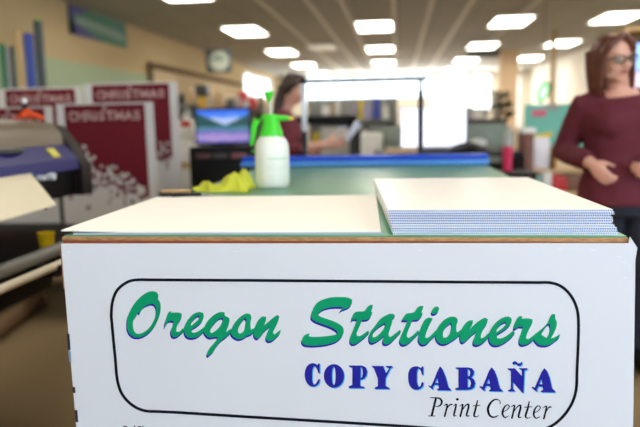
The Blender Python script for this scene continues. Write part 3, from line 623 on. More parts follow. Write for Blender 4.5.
# ---------------------------------------------------------------- people
M_SKIN = mat('skin', (220, 168, 146), 0.5, sss=0.15, var=0.04, scale=14)
M_SHIRT = mat('maroon_knit', (96, 28, 42), 0.85, var=0.12, scale=50, bump=0.4)
M_JEAN = mat('dark_denim', (30, 34, 48), 0.85, var=0.15, scale=90, bump=0.3)
M_HAIR1 = mat('auburn_hair', (98, 48, 30), 0.45, var=0.4, scale=16, bump=0.6, stretch=(9, 9, 1))
M_HAIR2 = mat('dark_brown_hair', (46, 24, 20), 0.5, var=0.3, scale=16, bump=0.6, stretch=(9, 9, 1))
M_EYE = mat('eye_white', (232, 228, 222), 0.2, var=0); M_IRIS = mat('brown_iris', (60, 40, 28), 0.2, var=0)
M_LIP = mat('lip', (176, 92, 86), 0.4); M_LENS = mat('lens_glass', (230, 236, 240), 0.03, trans=1.0, var=0)
def head_into(mb, c, R, s=1.0):
    """head with face, looking along local -Y; c = head centre"""
    P = lambda x, y, z: c + R @ Vector((x*s, y*s, z*s)); Rv = lambda: R
    mb.ell(P(0, 0.012, 0.028), (0.074*s, 0.094*s, 0.084*s), R, 24, 16)        # skull
    mb.ell(P(0, -0.020, -0.020), (0.062*s, 0.066*s, 0.080*s), R, 24, 16)       # face mass
    mb.ell(P(0, -0.046, -0.082), (0.030*s, 0.026*s, 0.024*s), R)               # chin
    for k in (-1, 1):
        mb.ell(P(k*0.036, -0.058, -0.022), (0.024*s, 0.020*s, 0.022*s), R)     # cheeks
        mb.ell(P(k*0.030, -0.078, 0.022), (0.024*s, 0.010*s, 0.008*s), R)      # brows
        mb.ell(P(k*0.040, -0.010, -0.068), (0.020*s, 0.042*s, 0.018*s), R)     # jaw
        mb.ell(P(k*0.076, 0.012, -0.004), (0.008*s, 0.017*s, 0.030*s), R)      # ears
    mb.tube([(P(0, -0.078, 0.018), 0.007*s), (P(0, -0.094, -0.010), 0.009*s), (P(0, -0.104, -0.026), 0.0125*s), (P(0, -0.090, -0.036), 0.010*s)], n=12)
    for k in (-1, 1): mb.ell(P(k*0.011, -0.092, -0.030), (0.008*s, 0.010*s, 0.007*s), R, 10, 8)
    mb.ell(P(0, -0.078, -0.052), (0.024*s, 0.010*s, 0.006*s), R, 12, 8); mb.ell(P(0, -0.076, -0.061), (0.020*s, 0.010*s, 0.006*s), R, 12, 8)
    return P
def hand_into(mb, w, d, nrm, thumb, s=1.0, curl=0.9, spread=0.16):
    """w wrist, d hand direction, nrm direction the palm faces, thumb side direction"""
    d = Vector(d).normalized(); t = Vector(thumb); t = (t-d*t.dot(d)).normalized(); n = d.cross(t); n = n if n.dot(Vector(nrm)) > 0 else -n
    mb.tube([(w-d*0.02*s, 0.027*s, 0.020*s), (w+d*0.02*s, 0.030*s, 0.018*s), (w+d*0.055*s, 0.038*s, 0.015*s), (w+d*0.085*s, 0.038*s, 0.013*s), (w+d*0.094*s, 0.032*s, 0.010*s)], side=t, n=18)
    for i, (off, ln) in enumerate(((0.028, 0.072), (0.0095, 0.080), (-0.0095, 0.074), (-0.028, 0.058))):
        b = w + d*0.082*s + t*off*s; a = 0.25 + curl*0.1*i*0.3; dirn = (d + t*off*spread*10*0.3).normalized(); p = b - d*0.015*s; pts = [(p, 0.0098*s), (b, 0.0096*s)]; seg = ln/3*s; cur = b; ang = 0.25
        for k in range(3):
            ang2 = ang + curl*0.55*k; v = dirn*math.cos(ang2) + n*math.sin(ang2); cur = cur + v*seg*(1.15 - 0.12*k); pts.append((cur, (0.0090-0.0008*k)*s))
        pts.append((cur+v*0.004*s, 0.004*s)); mb.tube(pts, n=10)
    b = w + d*0.022*s + t*0.022*s; v1 = (d*0.65 + t*0.75 + n*0.2).normalized(); v2 = (d*0.9 + t*0.3 + n*0.45).normalized()
    mb.tube([(b-v1*0.015*s, 0.014*s), (b+v1*0.022*s, 0.0135*s), (b+v1*0.036*s+v2*0.012*s, 0.0105*s), (b+v1*0.036*s+v2*0.042*s, 0.0095*s), (b+v1*0.036*s+v2*0.052*s, 0.005*s)], n=10)
def lerp(a, b, t): return Vector(a)*(1-t)+Vector(b)*t
def limb(mb, a, b, c, ra, rb, rc, grow=0.0, n=16):
    """two-segment limb with a joint at b"""
    mb.tube([(a, ra+grow), (lerp(a, b, .35), ra*0.98+grow), (lerp(a, b, .75), (ra+rb*1.4)/2.4+grow), (lerp(a, b, .97), rb+grow), (lerp(b, c, .06), rb+grow), (lerp(b, c, .3), rb*1.02+grow), (lerp(b, c, .7), (rb+rc)/2+grow), (c, rc+grow)], n=n)
    mb.ell(b, (rb*1.02+grow,)*3, None, 12, 8)
def person(name, label, base, yaw, J, head_R, hair_fn, hair_mat, extra=None, s=1.0, hs=1.0, cuff=0.93):
    """J holds joints in world space"""
    root = thing(name, label, 'person', base, 0)
    side = Vector((math.cos(yaw), math.sin(yaw), 0)); fwd = Vector((math.sin(yaw), -math.cos(yaw), 0))
    def torso(mb, g, lo, hi, shirt=False):
        pv, ch, nk = J['pelvis'], J['chest'], J['neck']
        prof = [(-0.16, .172, .118), (-0.10, .184, .124), (-0.04, .184, .124), (0.04, .176, .120), (0.12, .150, .104), (0.20, .138, .098), (0.28, .146, .108), (0.36, .158, .122), (0.43, .160, .112), (0.485, .150, .088), (0.505, .122, .076), (0.52, .105, .066), (0.545, .062, .056)]
        Ht = nk.z - pv.z; pts = []
        for z, a, b in prof:
            if z < lo or z > hi: continue
            t = max(0, z)/0.545; c = pv + (nk-pv)*t if z > 0 else pv + Vector((0, 0, z)); pts.append((Vector((c.x, c.y, pv.z + z*Ht/0.545)), a*s+g, b*s+g))
        mb.tube(pts, side=side, n=28)
        if hi > 0.4:
            for k in (-1, 1):
                c = pv + (nk-pv)*0.66 + side*k*0.072*s + fwd*0.075*s; c.z = pv.z + Ht*0.665
                mb.ell(c, (0.064*s+g, 0.056*s+g, 0.060*s+g), None, 16, 10)
    def arms(mb, g, fr=1.0):
        for L in 'LR':
            if 'sh'+L not in J: continue
            a, b, c = J['sh'+L], J['el'+L], J['wr'+L]; c2 = lerp(b, c, fr)
            inn = lerp(J['neck'], a, 0.35) - Vector((0, 0, 0.03))
            mb.tube([(inn, 0.055*s+g), (lerp(inn, a, .6), 0.056*s+g), (a, 0.054*s+g), (lerp(a, b, .12), 0.050*s+g)], n=16)
            limb(mb, a, b, c2, 0.048*s, 0.038*s, 0.026*s if fr > 0.97 else 0.029*s, g)
    def legs(mb, g, z0=None):
        for L, k in (('L', 1), ('R', -1)):
            hp = J['pelvis'] + side*k*0.085*s - Vector((0, 0, 0.06)); kn = J['kn'+L]; an = J['an'+L]
            limb(mb, hp, kn, an, 0.082*s, 0.052*s, 0.036*s, g)
    # body: one continuous skin
    mb = MB(); torso(mb, 0.0, -1, 1); arms(mb, 0.0); legs(mb, 0.0)
    mb.tube([(J['neck']-Vector((0,0,0.05)), 0.060*s, 0.054*s), (J['neck'], 0.052*s, 0.05*s), (lerp(J['neck'], J['head'], .55), 0.048*s, 0.05*s), (J['head'], 0.045*s, 0.055*s)], side=side, n=18)
    P = head_into(mb, J['head'], head_R, hs)
    for L in 'LR':
        if 'sh'+L in J: hand_into(mb, J['wr'+L], *J['hand'+L])
        an = J['an'+L]; mb.tube([(an, 0.036*s), (an-Vector((0,0,0.045)), 0.034*s)], n=14)
        mb.tube([(Vector((an.x, an.y, 0.045))-fwd*0.05, 0.028, 0.026), (Vector((an.x, an.y, 0.05))+fwd*0.03, 0.034, 0.032), (Vector((an.x, an.y, 0.035))+fwd*0.12, 0.040, 0.020), (Vector((an.x, an.y, 0.03))+fwd*0.17, 0.03, 0.014)], side=side, n=14)
    remesh(mb, 0.006, 4).build('body', M_SKIN, root, world=True, smooth=180)
    mb = MB(); torso(mb, 0.014, -0.125, 0.51); arms(mb, 0.012, cuff); remesh(mb, 0.010, 6).build('sweater', M_SHIRT, root, world=True, smooth=180)
    mb = MB(); torso(mb, 0.008, -1, 0.05); legs(mb, 0.012); remesh(mb, 0.010, 6).build('jeans', M_JEAN, root, world=True, smooth=180)
    for L in 'LR':
        an = J['an'+L]; f = MB(); f.tube([(Vector((an.x, an.y, 0.05))-fwd*0.065, 0.034, 0.046), (Vector((an.x, an.y, 0.055))+fwd*0.03, 0.043, 0.052), (Vector((an.x, an.y, 0.040))+fwd*0.12, 0.048, 0.038), (Vector((an.x, an.y, 0.032))+fwd*0.19, 0.036, 0.024)], side=side, n=18)
        f.build('shoe', M_BLACK, root, world=True, smooth=60)
    for k in (-1, 1):
        e = MB(); e.ell(P(k*0.031, -0.070, 0.004), (0.0135*hs,)*3, head_R, 14, 10); eo = e.build('eye', M_EYE, root, world=True, smooth=180)
        e = MB(); e.ell(P(k*0.031, -0.0795, 0.003), (0.0065*s, 0.005*s, 0.0065*s), head_R, 12, 8)
        i_ = e.build('iris', M_IRIS, eo, smooth=180); i_.data.transform(Matrix.Translation(-root.location))
    l = MB(); l.tube([(P(-0.022,-0.080,-0.056), 0.002), (P(-0.010,-0.088,-0.0545), 0.0045), (P(0,-0.0895,-0.0555), 0.0045), (P(0.010,-0.088,-0.0545), 0.0045), (P(0.022,-0.080,-0.056), 0.002)], n=10); l.build('lips', M_LIP, root, world=True)
    h = MB(); hair_fn(h, P, head_R, hs); remesh(h, 0.007, 3).build('hair', hair_mat, root, world=True, smooth=180)
    if extra: extra(root, P, head_R, hs)
    return root
# --- woman on the right
YW = 3.25
w = lambda px, py, y=YW: at(px, py, Y=y)
neck = w(618, 89, YW+0.02); head = w(613, 60, YW-0.03)
J = {'pelvis': w(622, 186, YW+0.04), 'chest': w(622, 140, YW), 'neck': neck, 'head': head,
     'shR': w(583.5, 107, YW+0.03), 'elR': w(563, 151, YW+0.12), 'wrR': w(591, 163, YW-0.14),
     'shL': w(655, 108, YW+0.03), 'elL': w(682, 158, YW+0.10), 'wrL': w(667, 166, YW-0.14)}
J['handR'] = ((0.52, -0.48, -0.66), (0.2, 0.5, -0.8), (0.35, -0.3, 0.9), 0.93, 1.1)
J['handL'] = ((-0.85, -0.25, -0.15), (-0.2, 0.7, -0.4), (-0.2, -0.3, 0.9), 1.05, 0.9)
pz = J['pelvis']
J['knL'] = Vector((pz.x+0.10, pz.y-0.03, 0.47)); J['anL'] = Vector((pz.x+0.11, pz.y+0.03, 0.09))
J['knR'] = Vector((pz.x-0.09, pz.y+0.01, 0.47)); J['anR'] = Vector((pz.x-0.10, pz.y+0.06, 0.09))
HR1 = Matrix.Rotation(math.radians(19), 3, 'Z') @ Matrix.Rotation(math.radians(3), 3, 'X') @ Matrix.Rotation(math.radians(-5), 3, 'Y')
def hair1(h, P, R, s):
    h.ell(P(0, 0.030, 0.036), (0.086*s, 0.092*s, 0.086*s), R, 24, 14)
    h.ell(P(0, 0.055, -0.01), (0.086*s, 0.070*s, 0.10*s), R, 24, 14)
    for k in (-1, 1):
        o = 0.004 if k < 0 else 0.0
        h.tube([(P(k*0.030, -0.060, 0.100), 0.018*s), (P(k*0.060, -0.058, 0.072), 0.022*s, 0.018*s), (P(k*0.078, -0.030, 0.02), 0.024*s, 0.013*s), (P(k*0.084, -0.018, -0.06), 0.030*s, 0.014*s), (P(k*0.086, -0.012, -0.12), 0.030*s, 0.014*s), (P(k*0.080, -0.008, -0.160), 0.020*s, 0.009*s)], side=R @ Vector((0, 1, 0)), n=14)
        h.tube([(P(k*0.07, 0.05, 0.05), 0.04*s), (P(k*0.078, 0.045, -0.06), 0.045*s, 0.028*s), (P(k*0.076, 0.04, -0.13), 0.040*s, 0.024*s), (P(k*0.066, 0.04, -0.17), 0.03*s, 0.015*s)], side=R @ Vector((0, 1, 0)), n=14)
    h.tube([(P(0.03, -0.045, 0.112), 0.03*s, 0.014*s), (P(-0.02, -0.062, 0.098), 0.03*s, 0.014*s), (P(-0.066, -0.055, 0.062), 0.022*s, 0.014*s)], side=R @ Vector((0, 1, 0)), n=12)
    h.tube([(P(0, 0.08, 0.02), 0.07*s, 0.03*s), (P(0, 0.085, -0.08), 0.075*s, 0.03*s), (P(0, 0.075, -0.17), 0.06*s, 0.02*s)], side=R @ Vector((1, 0, 0)), n=16)
def glasses(root, P, R, s):
    g = MB()
    for k in (-1, 1):
        ring = [(P(k*0.033 + 0.027*math.cos(a), -0.100+0.004*math.cos(a)*k, 0.003 + 0.017*math.sin(a)), 0.0024) for a in [i*math.pi/10 for i in range(21)]]
        g.tube(ring, n=8); g.tube([(P(k*0.060, -0.097, 0.008), 0.0024), (P(k*0.076, -0.06, 0.008), 0.0022), (P(k*0.080, 0.005, 0.006), 0.0022)], n=8)
    g.tube([(P(-0.007, -0.101, 0.006), 0.002), (P(0.007, -0.101, 0.006), 0.002)], n=8)
    f = g.build('glasses_frame', M_BLACK, root, world=True)
    for k in (-1, 1):
        l = MB(); l.lathe(P(k*0.033, -0.0995, 0.003), [(0, 0), (0.0245*s, 0), (0.0245*s, 0.0008), (0, 0.0008)], axis=R @ Vector((0, -1, 0)), n=20)
        o = l.build('lens', M_LENS, f); o.data.transform(Matrix.Translation(-root.location))
person('person', 'woman with auburn hair and glasses in maroon sweater standing right of the table', (pz.x, pz.y+0.04, 0), 0.12, J, HR1, hair1, M_HAIR1, glasses, 1.07, 0.97)
# --- woman in the middle distance, seen from the side
YV = 4.75
v = lambda px, py, y=YV: at(px, py, Y=y)
J = {'pelvis': v(281, 187, YV), 'chest': v(284, 135), 'neck': v(284, 111.5), 'head': v(294.5, 89.5, YV-0.02),
     'shR': v(283, 119, YV-0.15), 'elR': v(291, 151, YV-0.20), 'wrR': v(325, 145, YV-0.32),
     'shL': v(287, 119, YV+0.15), 'elL': v(286, 153, YV+0.14), 'wrL': v(303, 154, YV-0.10)}
J['handR'] = ((0.95, 0.1, 0.12), (0.1, 0.8, 0.4), (0, -0.2, 0.95), 1.0, 0.8)
J['handL'] = ((0.95, -0.1, 0.15), (-0.1, -0.8, 0.3), (0, 0.2, 0.9), 1.0, 0.8)
pz = J['pelvis']
J['knL'] = Vector((pz.x+0.02, pz.y+0.10, 0.47)); J['anL'] = Vector((pz.x+0.02, pz.y+0.12, 0.09))
J['knR'] = Vector((pz.x+0.03, pz.y-0.09, 0.47)); J['anR'] = Vector((pz.x-0.02, pz.y-0.12, 0.09))
HR2 = Matrix.Rotation(math.radians(72), 3, 'Z') @ Matrix.Rotation(math.radians(20), 3, 'X')
def hair2(h, P, R, s):
    h.ell(P(0, 0.034, 0.036), (0.080*s, 0.084*s, 0.084*s), R, 24, 14)
    h.tube([(P(0, -0.055, 0.095), 0.05*s, 0.016*s), (P(0, 0.0, 0.112), 0.07*s, 0.02*s)], side=R @ Vector((1, 0, 0)), n=14)
    for k in (-1, 1):
        h.tube([(P(k*0.055, -0.04, 0.07), 0.026*s, 0.016*s), (P(k*0.078, 0.0, 0.03), 0.036*s, 0.016*s), (P(k*0.076, 0.045, -0.03), 0.04*s, 0.02*s)], side=R @ Vector((0, 1, 0)), n=14)
    b = P(0, 0.10, -0.01); e = Vector((b.x-0.03, b.y, b.z))
    h.tube([(P(0, 0.06, 0.02), 0.055*s), (P(0, 0.09, -0.03), 0.052*s, 0.045*s), (e+Vector((0.005, -0.05, -0.10)), 0.045*s, 0.042*s), (e+Vector((-0.01, -0.07, -0.19)), 0.036*s, 0.034*s), (e+Vector((-0.015, -0.08, -0.27)), 0.018*s, 0.016*s)], n=16)
person('person', 'woman with long dark hair leaning beside the frame reading a paper', (pz.x, pz.y, 0), math.radians(80), J, HR2, hair2, M_HAIR2, None, 1.0, 0.95, 0.42)
# rolled paper in her hands
a = v(346, 140, YV-0.31); b = v(359, 123, YV-0.28)
m = MB(); m.tube([(a, 0.018, 0.024), (lerp(a, b, .5), 0.022, 0.035), (b, 0.026, 0.042)], side=(1, 0, 0.3), n=18)
one(m, 'rolled_paper', mat('white_blue_paper', (214, 222, 244), 0.6, var=0.08, scale=12), 'white and blue folded paper held by the woman with long dark hair', 'paper', tuple(a), world=True)
# ---------------------------------------------------------------- left wall: banner, board, framed panel
def wall_pt(px, py): return at(px, py, X=XL)
y0 = wall_pt(68, 20).y; y1 = wall_pt(125, 30).y; zt0 = wall_pt(68, 3).z; zb0 = wall_pt(68, 29).z
zt0, zb0 = 2.885, 2.49
bn = thing('banner', 'blue and green banner with pale swirls high on the tan left wall', 'banner', (XL+0.012, (y0+y1)/2, zb0))
hl = (y1-y0)/2; hh = zt0-zb0
m = MB(); m.box((0, 0, hh/2), (0.012, 2*hl, hh)); m.build('banner_cloth', mat('green_banner', (34, 118, 84), 0.6, var=0.15, scale=3), bn)
m = MB(); m.box((0.0075, -hl*0.93, hh/2), (0.003, hl*0.14, hh)); m.prism([(0.0065, -hl, hh*.5), (0.0065, -hl, hh), (0.0065, -hl*0.35, hh)], (0.003,0,0)); m.prism([(0.0065, -hl, 0), (0.0065, hl*0.1, 0), (0.0065, -hl, hh*.5)], (0.0025,0,0))
m.build('blue_border', mat('indigo_print', (52, 48, 128), 0.6), bn)
m = MB()
R_ = random.Random(5)
for k in range(9):
    yy = -hl*0.75 + k*hl*0.19; zz = hh*(0.52 - 0.02*k)
    m.tube([((0.011, yy-0.07, zz-0.05), 0.003, 0.02), ((0.011, yy-0.02, zz+0.07), 0.003, 0.03), ((0.011, yy+0.05, zz-0.05), 0.003, 0.03), ((0.011, yy+0.11, zz+0.05), 0.003, 0.02)], side=(1,0,0), n=8)
m.build('pale_swirl', mat('pale_banner_print', (176, 198, 186), 0.6), bn)
bd = [wall_pt(42, 50), wall_pt(149, 73)]
gb = MB(); zt1 = 2.115; gb.box((0, 0, -0.6), (0.02, bd[1].y-6.0, 1.2))
one(gb, 'wall_board', M_GREEN_BOARD, 'long pale green board on the left wall behind the maroon posters', 'wall board', (XL+0.012, (bd[1].y+6.0)/2, zt1))
ya = wall_pt(148, 60).y; yb = 18.4
fp = thing('framed_panel', 'long cream panel in a brown frame further back on the left wall', 'panel', (XL+0.02, (ya+yb)/2, 0.9)); n_ = yb-ya; zt2 = 1.36
MB().box((0, 0, zt2/2), (0.02, n_, zt2)).build('panel_face', mat('cream_panel', (204, 186, 152), 0.9, spec=0.1), fp)
fm = MB(); fm.box((0.03, 0, zt2+0.04), (0.05, n_+0.16, 0.09)); fm.build('top_rail', M_BROWN, fp)
fm = MB(); fm.box((0.03, -n_/2-0.04, zt2/2), (0.05, 0.10, zt2)); fm.build('side_rail', M_BROWN, fp)

# ---------------------------------------------------------------- vinyl rolls standing behind the posters
rolls = [(2, 44, (20, 112, 72), 'dark green', 5.0), (7.5, 48, (150, 150, 150), 'light grey', 4.0), (11.5, 46, (50, 56, 52), 'charcoal', 3.6), (18, 31, (190, 160, 110), 'tan', 6.5), (28, 34, (34, 62, 156), 'royal blue', 8.0), (37.5, 21, (44, 58, 62), 'lime-topped dark slate', 7.5)]
for px, py, c, nm, wpx in rolls:
    Yr = 5.9; p = at(px, py, Y=Yr); r = wpx*Yr/F_PX/2*1.2
    t = thing('vinyl_roll', '%s vinyl roll standing upright behind the posters by the left wall' % nm, 'roll', (p.x, Yr, 0), group='vinyl rolls standing by the left wall')
    m = MB(); m.lathe((0,0,0), [(r*0.45, 0), (r, 0), (r, p.z), (r*0.5, p.z), (r*0.5, 0.0)], n=20); m.build('sheet', mat('vinyl_'+nm.replace(' ', '_').replace('-', '_'), c, 0.4, var=0.04), t)
    m = MB(); m.lathe((0,0,0), [(r*0.36, 0), (r*0.45, 0), (r*0.45, p.z+0.02), (r*0.36, p.z+0.02), (r*0.36, 0)], n=16); m.build('core', mat('lime_card', (130, 200, 40), 0.6) if 'lime' in nm else mat('cardboard', (176, 138, 92), 0.8), t)

# ---------------------------------------------------------------- maroon posters
M_MAR = mat('maroon_print', (108, 20, 38), 0.6, spec=0.25, var=0.04, scale=4)
M_PW = mat('poster_white', (216, 214, 212), 0.6, var=0.01, spec=0.2)
M_PT = mat('poster_lettering', (222, 186, 182), 0.5, var=0)
FONT = {'C': [[(1,.85),(.75,1),(.3,.97),(.03,.6),(.03,.35),(.3,.03),(.75,0),(1,.15)]], 'H': [[(.05,0),(.05,1)],[(.95,0),(.95,1)],[(.05,.5),(.95,.5)]],
 'R': [[(.05,0),(.05,1)],[(.05,1),(.7,.98),(.92,.76),(.7,.52),(.05,.5)],[(.5,.5),(1,0)]], 'I': [[(.5,0),(.5,1)]], 'S': [[(.9,.86),(.55,1),(.15,.88),(.2,.6),(.8,.42),(.88,.14),(.5,0),(.05,.14)]],
 'T': [[(0,1),(1,1)],[(.5,1),(.5,0)]], 'M': [[(0,0),(.12,1)],[(.12,1),(.5,.15)],[(.5,.15),(.88,1)],[(.88,1),(1,0)]], 'A': [[(0,0),(.5,1)],[(.5,1),(1,0)],[(.2,.36),(.8,.36)]]}
def letters(mb, text, x0, x1, z, h, y, w_=0.011):
    wd = {'I': .35, 'M': 1.25}; tot = sum(wd.get(c, 1.0)+.32 for c in text)-.32; u = (x1-x0)/tot; x = x0
    for c in text:
        cw = wd.get(c, 1.0)*u
        for st in FONT[c]:
            for i in range(len(st)-1):
                a = Vector((x+st[i][0]*cw, y, z+st[i][1]*h)); b = Vector((x+st[i+1][0]*cw, y, z+st[i+1][1]*h)); d = (b-a).normalized(); a = a-d*w_*0.4; b = b+d*w_*0.4; n = Vector((-d.z, 0, d.x))*w_/2
                mb.prism([a+n, b+n, b-n, a-n], (0, 0.0012, 0))
        x += cw + .32*u
def poster(label, pxl, pxr, pyt, Yp, H_, seed, margins=(True, True), z_on=None, bot=0.30):
    """pxl, pxr, pyt: where its left, right and top edges stand at distance Yp"""
    a = at(pxl, pyt, Y=Yp); b = at(pxr, pyt, Y=Yp); W_ = b.x-a.x; zt = a.z; z0 = zt-H_
    t = thing('poster', label, 'poster', ((a.x+b.x)/2, Yp, z0), group='maroon holiday posters on the rack')
    MB().box((0, 0, H_/2), (W_, 0.006, H_)).build('panel', M_PW, t)
    mg = W_*0.085; xl = -W_/2+(mg if margins[0] else 0); xr = W_/2-(mg if margins[1] else 0); zb_ = bot*H_; zt_2 = H_-0.012
    # maroon field with a ragged lower left edge
    R_ = random.Random(seed); N = 16; lower = []
    for i in range(N+1):
        u = i/N; z = zb_ + H_*0.36*max(0, 1-u*1.0) ; lower.append((xl+(xr-xl)*u, -0.0042, z + (R_.uniform(-.02, .02) if 0 < i < N else 0)))
    m = MB(); m.prism([(xr, -0.0042, zt_2), (xl, -0.0042, zt_2)] + lower, (0, 0.0012, 0)); m.build('printed_field', M_MAR, t, smooth=0)
    def leaf(mb, x, z, s, a, y):
        c, sn = math.cos(a), math.sin(a); q = [(1.1,0),(.35,.28),(.2,.9),(-.2,.35),(-1,.3),(-.45,-.1),(-.3,-.8),(.2,-.35)]
        mb.prism([(x+s*(c*u-sn*v_), y, z+s*(sn*u+c*v_)) for u, v_ in q], (0, 0.0010, 0))
    k = 0; mm = MB(); mw = MB()
    for i in range(120):
        u = R_.random(); v_ = R_.gauss(0, .055); x = xl+(xr-xl)*u; z = zb_ + H_*0.36*max(0, 1-u*1.0) + v_*H_
        if not (xl+0.02 < x < xr-0.02 and 0.05 < z < H_*0.72): continue
        if v_ > -0.005: leaf(mw, x, z, R_.uniform(.014, .027), R_.uniform(0, 6), -0.0055 - 0.0001*(i % 9))
        else: leaf(mm, x, z, R_.uniform(.013, .027), R_.uniform(0, 6), -0.0050 - 0.0001*(i % 9))
    for i in range(26):
        u = R_.random()*0.8; x = xl+(xr-xl)*u; z = zb_+H_*R_.uniform(-.12, .2)*(1-u*.6)
        leaf(mm, x, max(0.06, z), R_.uniform(.012, .022), R_.uniform(0, 6), -0.0047)
    o = mw.build('white_leaf', M_PW, t, smooth=0); o['kind'] = 'stuff'
    o = mm.build('maroon_leaf', M_MAR, t, smooth=0); o['kind'] = 'stuff'
    m = MB(); letters(m, 'CHRISTMAS', xl+(xr-xl)*0.06, xr-(xr-xl)*0.06, H_*0.865, H_*0.062, -0.0058); m.build('heading', M_PT, t, smooth=0)
    m = MB(); m.lathe((0, -0.0044, H_*0.958), [(0, 0), (0.012, 0), (0.012, 0.001), (0, 0.001)], axis=(0, -1, 0), n=6); m.build('star_mark', M_PT, t, smooth=0)
    return z0, (a.x+b.x)/2
def ph(pyt, Yp, px=100): return at(px, pyt, Y=Yp).z - (0.582 if Yp < 4.5 else 0.742)
poster('maroon holiday poster with heading, nearest and fully seen, right of the printer', 56, 153, 104, 4.15, ph(104, 4.15), 1, bot=0.22)
poster('maroon holiday poster partly hidden behind the orange clamp at the far left', -36, 52, 108, 4.20, ph(108, 4.20, 8), 2, bot=0.22)
poster('maroon holiday poster in the rear row, reaching furthest right', 84, 177, 84, 4.75, ph(84, 4.75, 130), 3, bot=0.3)
poster('maroon holiday poster in the rear row, left one behind the orange clamp', -2, 82, 89, 4.80, ph(89, 4.80, 40), 4, bot=0.3)
rx0 = at(-50, 100, Y=4.5).x; rx1 = at(168, 100, Y=4.5).x
rk = thing('poster_rack', 'low black rack on the floor holding the maroon posters upright', 'rack', ((rx0+rx1)/2, 4.45, 0))
wR = rx1-rx0
MB().box((0, 0, 0.56), (wR, 1.0, 0.04)).build('rack_top', M_BLACK, rk)
MB().box((0, 0.29, 0.66), (wR, 0.40, 0.16)).build('rack_riser', M_BLACK, rk)
for sx in (-1, 1):
    MB().box((sx*(wR/2-0.02), 0, 0.27), (0.03, 0.96, 0.54)).build('rack_side', M_BLACK, rk)
MB().box((0, 0.46, 0.32), (wR-0.08, 0.03, 0.44)).build('rack_back', M_BLACK, rk)
for yy in (-0.29, -0.245, 0.305, 0.355): pass

# ---------------------------------------------------------------- wide-format printer at the left
XF = -1.5; P0, P1 = 1.55, 2.98
pr = thing('wide_format_printer', 'large black and blue wide-format printer with taupe lid at the left edge', 'printer', (-1.8, (P0+P1)/2, 0))
M_LID = mat('taupe_lid', (118, 104, 86), 0.35, var=0.03); M_BLU = mat('violet_blue_panel', (36, 38, 104), 0.35, var=0.04)
W_ = lambda: dict(world=True)
m = MB(); m.box((-1.86, (P0+P1)/2, 0.99), (0.66, P1-P0, 0.13), bev=0.02); m.build('body', M_BLACK, pr, world=True)
m = MB(); m.prism([(XF, P0, 1.05), (XF-0.005, P0, 1.10), (XF-0.06, P0, 1.165), (XF-0.3, P0, 1.165), (XF-0.3, P0, 1.05)], (0, P1-P0-0.05, 0)); m.build('front_panel', M_BLU, pr, world=True, smooth=20)
m = MB(); m.prism([(XF-0.065, P0, 1.167), (XF-0.08, P0, 1.225), (XF-0.12, P0, 1.268), (XF-0.34, P0, 1.290), (XF-0.55, P0, 1.26), (XF-0.66, P0, 1.167)], (0, P1-P0-0.055, 0)); m.build('lid', M_LID, pr, world=True, smooth=60)
m = MB(); m.prism([(XF+0.01, P1-0.05, 0.925), (XF+0.012, P1-0.05, 1.06), (XF-0.05, P1-0.05, 1.17), (XF-0.12, P1-0.05, 1.255), (XF-0.34, P1-0.05, 1.272), (XF-0.60, P1-0.05, 1.22), (XF-0.7, P1-0.05, 0.925)], (0, 0.10, 0)); m.build('end_cap', mat('dark_brown_plastic', (30, 22, 22), 0.4, spec=0.2), pr, world=True, smooth=50)
lb = at(53, 152, X=XF-0.03); m = MB(); m.box((XF-0.028, lb.y, 1.135), (0.05, 0.06, 0.004), M=Matrix.Rotation(math.radians(50), 3, 'Y')); m.build('yellow_label', mat('yellow_label', (220, 206, 80), 0.5), pr, world=True)
m = MB(); m.ell((XF-0.05, 2.46, 1.155), (0.035, 0.09, 0.016)); m.build('control_pad', M_DGREY, pr, world=True)
for k, (yy, zz) in enumerate(((2.66, 1.045), (2.58, 1.045))):
    m = MB(); m.cyl((XF-0.01, yy, zz-0.008), (XF+0.022, yy, zz-0.008), 0.016-0.004*k); m.build('knob', mat('white_knob', (220, 222, 226), 0.4), pr, world=True)
for yy in (P0+0.15, P1-0.85):
    m = MB(); m.box((-1.86, yy, 0.50), (0.10, 0.06, 0.86), bev=0.008); m.build('leg', M_BLACK, pr, world=True)
    m = MB(); m.box((-1.74, yy, 0.045), (0.72, 0.07, 0.09), bev=0.012); m.build('foot', M_BLACK, pr, world=True)
    m = MB(); m.box((-1.50, yy, 0.745), (0.62, 0.03, 0.04)); m.build('bracket', M_BLACK, pr, world=True)
m = MB(); m.box((-1.63, (P0+P1)/2, 0.762), (0.52, P1-P0-0.2, 0.012)); m.build('media_shelf', M_BLACK, pr, world=True)
m = MB(); m.box((-1.78, (P0+P1)/2, 0.62), (0.34, P1-P0-0.3, 0.24), bev=0.03); m.build('under_shade_block', M_BLACK, pr, world=True)  # added black block standing in for the shade under the printer
a = at(-40, 300, X=-1.25); 
m = MB(); m.cyl((-1.25, P0, 0.800), (-1.25, P1+0.1, 0.800), 0.024); m.build('take_up_roller', mat('grey_roller', (120, 122, 118), 0.4), pr, world=True)
m = MB(); m.cyl((-1.205, P0, 0.762), (-1.205, P1+0.1, 0.762), 0.015); m.build('guide_rod', mat('cream_rod', (224, 218, 196), 0.4), pr, world=True)
